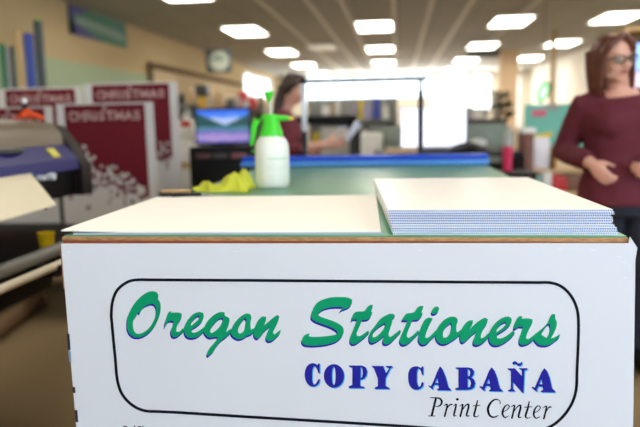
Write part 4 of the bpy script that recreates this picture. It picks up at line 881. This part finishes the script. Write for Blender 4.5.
# catch sheet sloping out of the printer
q = [at(-60, 243, X=-1.15), at(56, 204, X=-1.20), at(31, 173, X=-1.49), at(-80, 176, X=-1.49)]
q[0].z = q[1].z; q[3].z = q[2].z
m = MB(); m.prism(q, (0, 0, -0.006)); m.build('catch_sheet', mat('cream_paper', (226, 216, 188), 0.7, var=0.02), pr, world=True, smooth=0)
for t_ in (0.3, 0.97):
    p = lerp(q[0], q[1], t_); p2 = lerp(q[3], q[2], t_)
    m = MB(); m.tube([(p-Vector((0.03,0,0.014)), 0.006), (p2-Vector((0,0,0.014)), 0.006)], n=8); m.build('sheet_support', M_BLACKM, pr, world=True)
m = MB(); m.lathe((0,0,0), [(0,0),(0.026,0),(0.033,0.064),(0.035,0.066),(0.031,0.066),(0.024,0.004),(0,0.004)], n=24)
one(m, 'cup', mat('yellow_plastic', (232, 196, 20), 0.4), 'small yellow cup on the dark shelf under the wide-format printer', 'cup', (-1.388, 2.40, 0.7695), smooth=50)
# orange clamp on the lid
oc = thing('spring_clamp', 'orange clamp with black and white knob standing on the printer lid', 'clamp', (-1.84, 3.1-0.2, 1.2725))
pc = at(27, 121, Z=1.272); oc.location = (-1.685, 2.83, 1.280); oc.scale = (0.8, 0.8, 0.8)
M_OR = mat('orange_plastic', (226, 78, 24), 0.45)
m = MB(); m.tube([((-0.07,0,0.012),0.012),((-0.03,0,0.03),0.018),((0,0,0.055),0.02),((0.03,0,0.035),0.019),((0.075,0,0.020),0.014),((0.105,0,0.010),0.010)], n=14); m.build('clamp_arm', M_OR, oc, smooth=60)
m = MB(); m.tube([((0,-0.045,0.012),0.012),((0,0,0.05),0.018),((0,0.045,0.012),0.012)], n=12); m.build('clamp_foot', M_OR, oc, smooth=60)
m = MB(); m.cyl((-0.006,0,0.05),(-0.008,0,0.095),0.014,0.017); m.build('knob_stem', M_BLACK, oc)
m = MB(); m.ell((-0.008,0,0.108),(0.016,0.016,0.018)); m.build('knob_cap', mat('white_knob', (220, 222, 226), 0.4), oc)
# brown roll on the floor
a = at(-12, 336, Z=0.055); b = at(38, 299, Z=0.055)
m = MB(); m.tube([(a, 0.053), (b, 0.053)], n=24); 
one(m, 'paper_roll', mat('brown_paper', (122, 94, 68), 0.8), 'brown paper roll lying on the carpet under the wide-format printer', 'roll', tuple((a+b)/2), world=True)

# ---------------------------------------------------------------- shelving with goods
PAL = {'red': (196, 40, 44), 'yellow': (226, 196, 40), 'white': (226, 226, 222), 'blue': (56, 72, 168), 'dark': (48, 44, 44), 'tan': (188, 156, 112), 'green': (84, 132, 84), 'lilac': (168, 160, 196), 'teal': (120, 176, 168), 'pink': (214, 92, 124), 'grey': (150, 152, 150), 'brown': (112, 72, 48)}
PM = {k: mat('goods_'+k, c, 0.5, var=0.08) for k, c in PAL.items()}
ORD = ('first','second','third','fourth','fifth','sixth','seventh','eighth','ninth','tenth','eleventh','twelfth','thirteenth','fourteenth','fifteenth','sixteenth')
def shelving(name, label, x0, x1, Yf, H_, levels, back, seed, pal, where, depth=0.42, dens=1.0):
    t = thing('shelf_unit', label, 'shelving', ((x0+x1)/2, Yf+depth/2, 0)); w_ = x1-x0
    MB().box((0, depth/2-0.01, H_/2), (w_, 0.02, H_)).build('back_panel', back, t)
    for s in (-1, 1): MB().box((s*(w_/2-0.0125), -0.01, H_/2), (0.025, depth-0.02, H_)).build('upright', back, t)
    R_ = random.Random(seed); n = 0
    for li, z in enumerate(levels):
        MB().box((0, -0.01, z-0.0125), (w_-0.052, depth-0.03, 0.025)).build('shelf', M_GREY, t)
        nz = (levels+[H_+0.05])[li+1] if li+1 < len(levels) else H_+0.25
        x_i = -1; x = x0+0.05; top = min(nz-z-0.06, 0.34)
        while x < x1-0.10:
            ww_ = R_.uniform(.06, .15); hh_ = R_.uniform(0.4, 1.0)*top; k = R_.choice(pal); n += 1
            if x+ww_ > x1-0.04: break
            x_i += 1
            if R_.random() < dens:
                cx_ = x+ww_/2; cy_ = Yf+R_.uniform(.10, .16); rr = R_.random()
                m = MB()
                if rr < 0.55: m.box((0,0,hh_/2), (ww_*0.9, 0.12, hh_), bev=0.004); kind, cat = 'packet', 'packet'
                elif rr < 0.8: r = min(ww_*0.42, 0.05); m.lathe((0,0,0), [(0,0),(r,0),(r,hh_*.7),(r*.4,hh_*.82),(r*.4,hh_),(0,hh_)], n=14); kind, cat = 'bottle', 'bottle'
                else: r = min(ww_*0.45, 0.055); m.lathe((0,0,0), [(0,0),(r,0),(r*1.08,hh_*.75),(r*0.95,hh_*.75),(r*.9,0.01),(0,0.01)], n=16); kind, cat = 'tub', 'tub'
                one(m, kind, PM[k], '%s %s, %s from the left, on the %s shelf of the %s' % (k, kind, ORD[x_i], ('lowest','second','third','fourth','fifth')[li], where), cat, (cx_, cy_, z+0.0016), group='%s goods shelved in the %s' % (kind, where))
            x += ww_+R_.uniform(.01, .05)
    return t
M_SLAT = mat('grey_slat_panel', (168, 168, 160), 0.7, var=0.05)
M_SLATB = mat('beige_slat_panel', (196, 178, 148), 0.7, var=0.05)
x0 = at(309, 110, Y=10).x; x1 = at(398, 110, Y=10).x
shelving('a', 'grey shop shelving full of goods behind the frame, under the bright windows', x0, x1, 9.8, 1.60, [0.3, 0.62, 0.95, 1.27], M_SLAT, 4, ['white','grey','lilac','yellow','grey','lilac','grey','tan','white','red','grey','blue'], 'grey shelving')
x0 = at(160, 110, Y=9).x; x1 = at(212, 110, Y=9).x
shelving('b', 'beige shop shelving of dark and red goods right of the posters', x0, x1, 8.8, 1.64, [0.3, 0.7, 1.05, 1.28, 1.52], M_SLATB, 9, ['dark','red','brown','dark','tan','white','dark','green','yellow'], 'beige shelving')
x0 = at(214, 110, Y=9.6).x; x1 = at(268, 110, Y=9.6).x
shelving('c', 'beige shop shelving with pale goods behind the screen on the left', x0, x1, 9.4, 1.55, [0.3, 0.7, 1.05, 1.25, 1.45], M_SLATB, 21, ['tan','white','grey','dark','green','dark','brown','white','red'], 'pale shelving')
x0 = at(428, 110, Y=12.5).x; x1 = at(486, 110, Y=12.5).x
shelving('d', 'white shelving with pale packets behind the glowing monitor', x0, x1, 12.3, 1.45, [0.4, 0.8, 1.15], M_PW, 31, ['white','white','grey','lilac','tan'], 'white shelving')
# dark box on a post and yellow hanging piece, grey fan
p = at(202.5, 96, Y=8.6)
t = thing('display_post', 'dark square box raised on a thin post above the beige shelving', 'display', (p.x, 8.6, 0))
MB().box((0,0,0.01), (0.3,0.3,0.02)).build('base', M_BLACKM, t); MB().cyl((0,0,0.02),(0,0,p.z),0.012).build('post', M_BLACKM, t)
MB().box((0,0,p.z+0.075), (0.17,0.12,0.15), bev=0.01).build('box', M_DGREY, t)
MB().box((0,-0.02,p.z-0.11), (0.09,0.03,0.20), bev=0.008).build('yellow_tag', mat('amber_tag', (222, 176, 60), 0.5), t)
p = at(240, 107, Y=9.2)
t = thing('desk_fan', 'grey round fan on a pole among the pale shelves', 'fan', (p.x, 9.2, 0))
MB().lathe((0,0,0), [(0,0),(0.18,0),(0.17,0.02),(0,0.03)]).build('base', M_GREY, t); MB().cyl((0,0,0.02),(0,0,p.z-0.12),0.014).build('pole', M_GREY, t)
m = MB(); m.tube([((0.14*math.cos(a), 0, p.z+0.14*math.sin(a)), 0.008) for a in [i*math.pi/12 for i in range(25)]], n=8, cap=False)
for k in range(12): a = k*math.pi/6; m.tube([((0.03*math.cos(a),-0.03,p.z+0.03*math.sin(a)),0.003),((0.14*math.cos(a),-0.01,p.z+0.14*math.sin(a)),0.003)], n=6)
m.build('cage', M_GREY, t)
for k in range(4):
    a = k*math.pi/2+0.4; m = MB(); m.tube([((0.03*math.cos(a),0,p.z+0.03*math.sin(a)),0.02,0.004),((0.09*math.cos(a),0,p.z+0.09*math.sin(a)),0.05,0.004),((0.125*math.cos(a),0,p.z+0.125*math.sin(a)),0.03,0.003)], side=(-math.sin(a),0.3,math.cos(a)), n=10); m.build('blade', mat('pale_fan_blade', (196, 196, 200), 0.4), t)
MB().ell((0,-0.02,p.z),(0.035,0.04,0.035)).build('hub', mat('brown_hub', (150, 116, 96), 0.4), t)

# ---------------------------------------------------------------- hanging things
p = at(218, 61, Y=12.5)
t = thing('hanging_sign', 'white and dark square sign hanging from the ceiling near the left wall', 'sign', (p.x, 12.5, p.z-0.21))
MB().box((0.0,0.03,0.21), (0.50,0.03,0.44), bev=0.01).build('sign_back', mat('dark_blue_grey', (70, 84, 92), 0.5), t)
m = MB(); m.lathe((0.02,0.012,0.21), [(0,0),(0.19,0),(0.19,0.012),(0,0.012)], axis=(0,-1,0), n=28); m.build('sign_disc', mat('pale_green_white', (206, 216, 200), 0.5), t)
m = MB(); m.tube([((-0.12,-0.006,0.24),0.005,0.02),((0,-0.006,0.28),0.005,0.03),((0.14,-0.006,0.23),0.005,0.02)], side=(0,1,0), n=8); m.build('sign_stripe', mat('teal_print', (60, 110, 100), 0.5), t)
for s in (-1, 1): MB().cyl((s*0.2,0.03,0.43),(s*0.2,0.03,ZCEI-p.z+0.21),0.004,n=8).build('wire', M_BLACKM, t)
p = at(482.5, 54.0, Y=14.2)
t = thing('ceiling_unit', 'dark grey flat unit hanging under the second lamp of the third row', 'ceiling unit', (p.x, 14.2, p.z))
MB().box((0,0,0), (31*13.6/F_PX, 0.5, 7*13.6/F_PX), bev=0.02).build('housing', mat('mid_grey_housing', (72, 72, 70), 0.5), t)
for s in (-1, 1): MB().cyl((s*0.25,0,0.07),(s*0.25,0,ZCEI-p.z),0.01,n=8).build('hanger', M_GREY, t)
p = at(543, 92, Y=9.0); tl = Matrix.Rotation(math.radians(18), 3, 'Y')
t = thing('lit_sign', 'small oval sign glowing green, hanging above the teal display', 'sign', (p.x, 9.0, p.z))
def ovl(r0, r1, y): return [tuple(tl @ Vector((r0*math.cos(a), y, r1*math.sin(a)))) for a in [k*2*math.pi/24 for k in range(24)]]
m = MB(); m.prism(ovl(0.075, 0.145, 0.02), (0,-0.03,0)); m.build('sign_housing', mat('dark_green_plastic', (14, 84, 50), 0.4), t)
m = MB(); m.prism(ovl(0.058, 0.125, -0.012), (0,-0.004,0)); m.build('green_glow', mat('green_light', (40, 220, 120), 0.4, emit=0.55, var=0), t)
m = MB(); m.prism(ovl(0.034, 0.095, -0.017), (0,-0.004,0)); m.build('white_glow', mat('white_green_light', (214, 255, 232), 0.4, emit=1.0, var=0), t)
MB().cyl((0,0,0.13),(0,0,ZCEI-p.z),0.004,n=8).build('wire', M_BLACKM, t)

# ---------------------------------------------------------------- desk with the picture screen (left of the bottle)
YD = 4.75; a = at(190, 147, Y=YD); b = at(250, 147, Y=YD); zt3 = a.z
cb = thing('equipment_cabinet', 'black equipment cabinet under the screen with the lake picture', 'cabinet', ((a.x+b.x)/2, YD+0.3, 0)); w_ = b.x-a.x+0.02
MB().box((0,0,zt3/2), (w_, 0.6, zt3), bev=0.01).build('body', M_BLACK, cb)
for s in (-1, 1):
    d_ = MB().box((s*w_*0.24, -0.309, zt3*0.36), (w_*0.46, 0.018, zt3*0.66), bev=0.004).build('door', mat('soft_black', (30, 30, 32), 0.5), cb)
    MB().box((s*w_*0.05, -0.324, zt3*0.5), (0.012, 0.012, 0.12)).build('door_handle', M_GREY, d_)
for s, c in ((-0.27, (96, 60, 66)), (0.0, (70, 66, 70)), (0.30, (140, 84, 84))): MB().box((s*w_, -0.308, zt3-0.07), (0.11, 0.016, 0.035), bev=0.003).build('button_panel', mat('panel_%d' % c[0], c, 0.4), cb)
def mat_lake():
    m = mat('lake_picture', (120, 150, 220), 0.3, var=0); nt = m.node_tree; L = nt.links.new; b = nt.nodes['Principled BSDF']
    tc = nt.nodes.new('ShaderNodeTexCoord'); sp = nt.nodes.new('ShaderNodeSeparateXYZ'); L(tc.outputs['Generated'], sp.inputs[0])
    nz = nt.nodes.new('ShaderNodeTexNoise'); nz.inputs['Scale'].default_value = 5; L(tc.outputs['Generated'], nz.inputs['Vector'])
    ad = nt.nodes.new('ShaderNodeMath'); ad.operation = 'MULTIPLY_ADD'; L(nz.outputs['Fac'], ad.inputs[0]); ad.inputs[1].default_value = 0.22; L(sp.outputs['Z'], ad.inputs[2])
    # valley shape: hills rise towards both sides
    xs = nt.nodes.new('ShaderNodeMath'); xs.operation = 'SUBTRACT'; L(sp.outputs['X'], xs.inputs[0]); xs.inputs[1].default_value = 0.55
    xa = nt.nodes.new('ShaderNodeMath'); xa.operation = 'ABSOLUTE'; L(xs.outputs[0], xa.inputs[0])
    r1 = nt.nodes.new('ShaderNodeValToRGB'); L(ad.outputs[0], r1.inputs[0]); e = r1.color_ramp.elements
    e[0].position = 0.1; e[0].color = (*lin((70, 90, 190)), 1); e[1].position = 1.08; e[1].color = (*lin((60, 120, 250)), 1)
    for pos, c in ((0.25, (190, 160, 220)), (0.42, (120, 120, 200)), (0.55, (60, 130, 140)), (0.66, (150, 190, 240)), (0.80, (200, 215, 255)), (0.92, (90, 150, 250))):
        q = e.new(pos); q.color = (*lin(c), 1)
    hz_ = nt.nodes.new('ShaderNodeMath'); hz_.operation = 'MULTIPLY_ADD'; L(xa.outputs[0], hz_.inputs[0]); hz_.inputs[1].default_value = 0.75; hz_.inputs[2].default_value = 0.52
    lt = nt.nodes.new('ShaderNodeMath'); lt.operation = 'LESS_THAN'; L(sp.outputs['Z'], lt.inputs[0]); L(hz_.outputs[0], lt.inputs[1])
    gt = nt.nodes.new('ShaderNodeMath'); gt.operation = 'GREATER_THAN'; L(sp.outputs['Z'], gt.inputs[0]); gt.inputs[1].default_value = 0.48
    mu = nt.nodes.new('ShaderNodeMath'); mu.operation = 'MULTIPLY'; L(lt.outputs[0], mu.inputs[0]); L(gt.outputs[0], mu.inputs[1])
    mx = nt.nodes.new('ShaderNodeMix'); mx.data_type = 'RGBA'; L(mu.outputs[0], mx.inputs['Factor']); L(r1.outputs['Color'], mx.inputs['A']); mx.inputs['B'].default_value = (*lin((40, 86, 88)), 1)
    b.inputs['Base Color'].default_value = (0,0,0,1)
    for l in list(b.inputs['Base Color'].links): nt.links.remove(l)
    L(mx.outputs['Result'], b.inputs['Emission Color']); b.inputs['Emission Strength'].default_value = 0.95; return m
a = at(197, 145.5, Y=YD+0.15); b = at(248, 112, Y=YD+0.15); cx_ = (a.x+b.x)/2
sc = thing('monitor', 'computer screen showing a blue lake and mountain picture', 'monitor', (cx_, YD+0.17, zt3)); sw = b.x-a.x; sh = b.z-a.z
MB().box((0, 0.01, 0.025+sh/2), (sw+0.03, 0.03, sh+0.03), bev=0.005).build('bezel', M_BLACK, sc)
MB().box((0, -0.007, 0.025+sh/2), (sw, 0.006, sh)).build('screen', mat_lake(), sc)
MB().box((0, 0.03, 0.01), (0.18, 0.14, 0.02), bev=0.004).build('stand', M_BLACK, sc)
# white cartons left of the cabinet
for k, (px0, px1, py, lab) in enumerate(((176, 190, 139, 'white carton, lower of the two beside the black cabinet'), (178, 192, 120, 'white carton with red print, upper of the two beside the black cabinet'))):
    a = at(px0, py, Y=5.4); b = at(px1, py, Y=5.4); zb4 = 0.0 if k == 0 else at(180, 139, Y=5.4).z
    t = thing('carton', lab, 'carton', ((a.x+b.x)/2, 5.55, zb4)); hh_ = a.z - zb4 - 0.001
    MB().box((0,0,hh_/2), (b.x-a.x, 0.28, hh_), bev=0.004).build('carton_body', PM['white'], t)
    MB().box((0,-0.141,hh_*0.8), ((b.x-a.x)*0.7, 0.003, min(0.06, hh_*0.3))).build('printed_label', PM['red'] if k else PM['tan'], t)

# ---------------------------------------------------------------- desk behind the frame with the white screen
YM = 5.2; zd = at(430, 152.5, Y=YM).z; a = at(372, 152, Y=YM-0.1); b = at(524, 152, Y=YM-0.1)
dk = thing('desk', 'black office desk carrying the white screen behind the table', 'desk', ((a.x+b.x)/2, YM+0.3, 0)); w_ = b.x-a.x
MB().box((0,0,zd-0.015), (w_, 0.8, 0.03), bev=0.004).build('desktop', M_BLACK, dk)
for s in (-1, 1): MB().box((s*(w_/2-0.03),0,(zd-0.03)/2), (0.03, 0.74, zd-0.03)).build('side_panel', M_BLACK, dk)
MB().box((0,0.3,(zd-0.03)*0.55), (w_-0.1, 0.02, (zd-0.03)*0.7)).build('back_panel', M_DGREY, dk)
a = at(401.5, 147, Y=YM+0.1); b = at(466, 107.5, Y=YM+0.1); sw = b.x-a.x; sh = b.z-a.z
sc = thing('monitor', 'computer monitor glowing white behind the right post of the frame', 'monitor', ((a.x+b.x)/2, YM+0.12, zd)); dz_ = a.z-zd
MB().box((0,0.012,dz_+sh/2-0.004), (sw+0.02, 0.035, sh+0.03), bev=0.004).build('bezel', mat('pale_grey_bezel', (150, 156, 170), 0.4), sc)
MB().box((0,-0.008,dz_+sh/2), (sw, 0.006, sh)).build('screen', mat('white_screen', (236, 238, 255), 0.3, emit=1.15, var=0), sc)
MB().box((0.02,-0.0125,dz_+sh*0.48), (0.012, 0.002, 0.055), bev=0.0008).build('screen_mark', mat('blue_grey_mark', (120, 120, 190), 0.5), sc)
MB().box((0,0.03,0.008), (0.24,0.18,0.016), bev=0.004).build('stand', M_BLACK, sc); MB().box((0,0.04,0.06), (0.05,0.03,0.11)).build('neck', M_BLACK, sc)
m = MB(); 
a = at(404, 152, Y=YM-0.1)
m.box((0,0,0.014),(0.24,0.2,0.028),bev=0.004); one(m, 'paper_stack', PM['tan'], 'pale stack of papers on the desk left of the white screen', 'papers', (a.x-0.02, YM-0.02, zd))
a = at(462, 152, Y=YM-0.15)
m = MB(); m.lathe((0,0,0), [(0,0),(0.16,0),(0.17,0.02),(0.12,0.05),(0.05,0.075),(0,0.08)], n=24)
one(m, 'office_bag', M_BLACK, 'low black bag slumped on the desk right of the white screen', 'bag', (a.x+0.05, YM-0.06, zd+0.001), smooth=60)
# pink tumbler and pale bottle
a = at(507.5, 168, Y=4.9)
ss = thing('side_stand', 'small black stand holding the pink tumbler beside the brown post', 'stand', (a.x, 4.62, 0)); 
MB().box((0,0,a.z-0.012), (0.24,0.34,0.024), bev=0.003).build('stand_top', M_BLACK, ss)
for sx in (-1, 1):
    for sy in (-1, 1): MB().box((sx*0.10, sy*0.15, (a.z-0.024)/2), (0.025,0.025,a.z-0.024)).build('leg', M_BLACK, ss)
tm = thing('tumbler', 'tall pink tumbler with clear grey top on the black stand', 'tumbler', (at(507.5,168,Y=4.62).x, 4.62, a.z))
MB().lathe((0,0,0), [(0,0),(0.028,0),(0.036,0.17),(0,0.17)], n=24).build('cup', mat('hot_pink', (226, 52, 104), 0.4), tm, smooth=50)
MB().lathe((0,0,0), [(0,0.17),(0.034,0.17),(0.030,0.26),(0.018,0.29),(0.018,0.31),(0,0.31)], n=24).build('clear_top', mat('clear_grey', (168, 172, 166), 0.2), tm, smooth=50)
# grey-green cabinets
def cabinet(label, px0, px1, pyt, Yc, plate, top=None):
    a = at(px0, pyt, Y=Yc); b = at(px1, pyt, Y=Yc); w_ = b.x-a.x; h_ = a.z
    t = thing('filing_cabinet', label, 'cabinet', ((a.x+b.x)/2, Yc+0.3, 0))
    MB().box((0,0,h_/2), (w_,0.6,h_), bev=0.006).build('body', mat('grey_green_metal', (122, 134, 122), 0.5), t)
    n = 3
    for k in range(n):
        z = h_*(k+0.5)/n; d_ = MB().box((0,-0.308,z), (w_*0.92,0.016,h_/n*0.9), bev=0.003).build('drawer', mat('grey_green_drawer', (128, 140, 128), 0.5), t)
        MB().box((0,-0.322,z+h_/n*0.18), (0.14,0.012,0.03), bev=0.004).build('drawer_handle', M_GREY, d_)
        if plate and k == n-1:
            m = MB(); m.ell((-w_*0.12,-0.320,z+0.02),(0.08,0.006,0.038)); m.build('name_plate', PM['white'], d_)
    if top: MB().box((0,0,h_+0.02), (w_+0.03,0.62,0.04), bev=0.004).build('counter', top, t)
cabinet('grey-green filing cabinet left of the white screen', 377, 403, 127, 6.4, False)
cabinet('grey-green filing cabinet with dark top right of the white screen', 462, 506, 123.5, 6.4, True, mat('dark_brown_counter', (58, 38, 30), 0.5))
# black wide machine behind the frame
a = at(297, 125, Y=6.6); b = at(358, 125, Y=6.6); zc_ = a.z
t = thing('plotter', 'long black plotter on legs behind the woman with long dark hair', 'plotter', ((a.x+b.x)/2, 6.6, 0)); w_ = b.x-a.x
MB().box((0,0,zc_+0.045), (w_,0.26,0.09), bev=0.02).build('body', M_BLACK, t)
MB().box((w_/2-0.05,-0.01,zc_-0.0), (0.10,0.24,0.14), bev=0.02).build('end_box', M_BLACK, t)
for s in (-1, 1):
    MB().box((s*(w_/2-0.06),0,(zc_)/2), (0.05,0.08,zc_-0.02)).build('leg', M_DGREY, t)
a = at(372, 133, Y=6.2)
m = MB(); m.box((0,0,a.z/2),(0.20,0.3,a.z),bev=0.01); one(m, 'supply_box', PM['white'], 'tall white supply box just left of the filing cabinet', 'box', (a.x,6.2,0))
a = at(336, 128, Y=7.2)
m = MB(); m.box((0,0,a.z/2),(0.34,0.4,a.z),bev=0.01); one(m, 'supply_box', PM['pink' if 0 else 'white'], 'wide white supply box standing behind the black plotter', 'box', (a.x,7.4,0))
a = at(359, 131, Y=6.9)
m = MB(); m.box((0,0,a.z/2),(0.12,0.3,a.z),bev=0.01); one(m, 'supply_box', M_DGREY, 'dark grey supply box between the plotter and the filing cabinet', 'box', (a.x+0.0,7.0,0))

# ---------------------------------------------------------------- right background
a = at(521, 133, Y=5.3); b = at(530.5, 133, Y=5.3); zc_ = a.z
t = thing('wooden_post_stand', 'narrow red-brown wooden post stand with a white card on top', 'stand', ((a.x+b.x)/2, 5.3, 0))
MB().box((0,0,zc_/2), (b.x-a.x, 0.30, zc_), bev=0.004).build('post', mat('red_brown_wood', (112, 66, 48), 0.5, var=0.2, scale=8, stretch=(6,6,1)), t)
MB().box((0,-0.02,zc_+0.02), (0.11, 0.2, 0.04), bev=0.003).build('white_card', PM['white'], t)
YT = 5.9; a = at(529, 104, Y=YT); b = at(600, 104, Y=YT); zl = at(560, 168, Y=YT).z
t = thing('display_stand', 'teal display stand with shelves of boxes left of the woman with glasses', 'display stand', ((a.x+b.x)/2, YT, 0)); w_ = b.x-a.x
MB().box((0,0.2,(a.z+zl)/2), (w_, 0.03, a.z-zl), bev=0.004).build('teal_board', mat('teal_board', (110, 186, 172), 0.6, var=0.05), t)
m = MB(); m.prism([(-w_/2, 0.178, at(529,143,Y=YT).z), (-w_/2, 0.178, at(529,138,Y=YT).z), (-w_/2+0.24, 0.178, at(555,132,Y=YT).z), (-w_/2+0.24, 0.178, at(555,137,Y=YT).z)], (0,0.006,0)); m.build('yellow_stripe', PM['yellow'], t)
p = at(539, 113, Y=YT+0.18); MB().box((p.x-t.location.x, 0.179, p.z), (0.12,0.008,0.055)).build('pink_label', PM['pink'], t)
p = at(549, 107, Y=YT+0.18); MB().box((p.x-t.location.x+0.03, 0.179, p.z), (0.12,0.008,0.05)).build('pale_label', PM['grey'], t)
MB().box((0,0,zl-0.015), (w_,0.42,0.03)).build('shelf', PM['tan'], t); MB().box((0,0,0.45), (w_,0.42,0.03)).build('shelf', PM['tan'], t)
MB().box((0,0.205,zl/2), (w_,0.02,zl-0.03)).build('back_panel', PM['tan'], t)
for s in (-1, 1): MB().box((s*(w_/2-0.015),-0.0,(zl-0.03)/2), (0.03,0.40,zl-0.03)).build('side_panel', PM['tan'], t)
p = at(542, 168, Y=YT-0.1)
m = MB(); m.tube([((0,0,0),0.075,0.055),((0,0,0.06),0.085,0.06),((0.003,0,0.16),0.08,0.05),((0,0,0.24),0.075,0.02),((0,0,0.27),0.065,0.008)], side=(1,0,0), n=20)
one(m, 'paper_bag', mat('white_bag', (222, 222, 232), 0.6, var=0.05), 'white bag standing on the teal display stand', 'bag', (p.x, YT-0.03, zl+0.0016), smooth=60)
bx_ = 557
p = at(563.5, 168, Y=YT-0.1)
t2 = thing('carton', 'open cream carton with brown side on the teal display stand', 'carton', (p.x, YT-0.05, zl+0.0016))
MB().box((0,0,0.095), (0.15,0.2,0.19), bev=0.004).build('carton_body', mat('cream_card', (226, 204, 164), 0.7), t2); MB().box((-0.078,0,0.095), (0.008,0.19,0.17)).build('brown_side', mat('golden_brown_card', (170, 120, 56), 0.7), t2)
MB().prism([(-0.07,-0.10,0.191),(0.07,-0.10,0.191),(0.10,-0.16,0.165),(-0.05,-0.16,0.165)], (0,0,0.004)).build('flap', mat('cream_card', (226, 204, 164), 0.7), t2)
R_ = random.Random(12); x = t.location.x - w_/2 + 0.05
for k, (cn, ww_, hh_) in enumerate((('white',.10,.20),('teal',.05,.17),('white',.07,.21),('red',.08,.18),('tan',.06,.2),('brown',.09,.15))):
    m = MB(); m.box((0,0,hh_/2),(ww_,0.16,hh_),bev=0.004); one(m, 'packet', PM[cn], '%s packet on the lower shelf of the teal stand, %s from the left' % (cn, ('first','second','third','fourth','fifth','sixth')[k]), 'packet', (x+ww_/2, YT-0.1, 0.467), group='packets on the teal stand'); x += ww_+0.012
# lower goods seen just above the stacked sheets
x = at(532, 180, Y=5.45).x; zq = at(550, 190, Y=5.45).z
t = thing('goods_crate', 'low cream crate of small coloured boxes in front of the teal stand', 'crate', (at(553,190,Y=5.45).x, 5.42, 0))
MB().box((0,0,zq/2), (0.42,0.26,zq), bev=0.006).build('crate_body', PM['tan'], t)
for k, (cn, ww_) in enumerate((('teal',.045),('white',.07),('red',.06),('red',.04),('brown',.10),('teal',.03))):
    m = MB(); hh_ = (0.12,0.15,0.13,0.11,0.12,0.09)[k]; m.box((0,0,hh_/2),(ww_,0.1,hh_),bev=0.003)
    one(m, 'small_box', PM[cn], '%s small box on the cream crate, %s from the left' % (cn, ('first','second','third','fourth','fifth','sixth')[k]), 'box', (x+ww_/2+0.01, 5.40, zq), group='small boxes on the cream crate'); x += ww_+0.008
# dark leafy plant on the counter
p = at(499, 121, Y=7.4)
t = thing('potted_plant', 'dark leafy plant in a pot on a pedestal right of the white screen', 'plant', (p.x, 7.4, 0))
MB().box((0,0,(p.z-0.1)/2), (0.3,0.3,p.z-0.1), bev=0.01).build('pedestal', PM['grey'], t)
MB().lathe((0,0,p.z-0.1), [(0,0),(0.07,0),(0.09,0.13),(0.08,0.13),(0,0.12)], n=20).build('pot', PM['brown'], t)
m = MB(); R_ = random.Random(8)
for k in range(90):
    a = R_.uniform(0, 6.3); h_ = R_.uniform(.02, .30); r = R_.uniform(.03, .17)*(1-abs(h_-.12)*1.8); c = Vector((r*math.cos(a), r*math.sin(a), p.z+0.02+h_)); L_ = R_.uniform(.04, .07)
    d = Vector((math.cos(a), math.sin(a), R_.uniform(-.5, .8))).normalized(); m.tube([(c-d*L_, 0.003, 0.002), (c, 0.020, 0.003), (c+d*L_, 0.002, 0.002)], n=6)
o = m.build('foliage', mat('dark_olive_leaf', (64, 66, 44), 0.5, var=0.2), t); 
MB().cyl((0,0,p.z+0.02),(0,0,p.z+0.30),0.006).build('stem', PM['brown'], t)
# tall display cabinet with a lit screen at the right edge
YC = 5.6; a = at(626, 26, Y=YC); xr = a.x+0.9
t = thing('display_cabinet', 'tall tan display cabinet behind the woman with glasses', 'cabinet', ((a.x+xr)/2, YC+0.25, 0)); w_ = xr-a.x
MB().box((0,0.22,a.z/2), (w_,0.04,a.z)).build('back_panel', mat('tan_laminate', (190, 156, 108), 0.6), t)
for s in (-1, 1): MB().box((s*(w_/2-0.015),-0.02,a.z/2), (0.03,0.44,a.z)).build('side_panel', mat('tan_laminate', (190, 156, 108), 0.6), t)
for z in (0.1, 0.6, 1.0, 1.38, a.z-0.02): MB().box((0,-0.02,z), (w_-0.062,0.43,0.03)).build('shelf', mat('tan_laminate', (190, 156, 108), 0.6), t)
p = at(633, 64, Y=YC+0.05)
s2 = thing('small_screen', 'small screen lit blue and pink on the tan display cabinet', 'screen', (p.x+0.24, YC+0.08, 1.397))
MB().box((0,0.01,0.25), (0.46,0.03,0.40), bev=0.004).build('bezel', M_BLACK, s2)
MB().box((0,-0.008,0.32), (0.44,0.006,0.22)).build('screen', mat('sky_blue_screen', (130, 170, 240), 0.3, emit=0.9, var=0), s2)
MB().box((0,-0.008,0.14), (0.44,0.006,0.12)).build('lower_picture', mat('pink_screen', (220, 190, 210), 0.3, emit=0.7, var=0), s2)
MB().box((0,0.01,0.025), (0.2,0.14,0.05), bev=0.004).build('stand', M_BLACK, s2)
for k in range(3):
    m = MB(); m.box((0,0,0.12),(0.16,0.2,0.24),bev=0.005); one(m, 'carton', PM[('white','lilac','white')[k]], '%s carton on the tan cabinet shelf below the lit screen, %s' % (('white','lilac','white')[k], ('left','middle','right')[k]), 'carton', (p.x+0.06+k*0.2, YC+0.1, 1.0175), group='cartons in the tan cabinet')
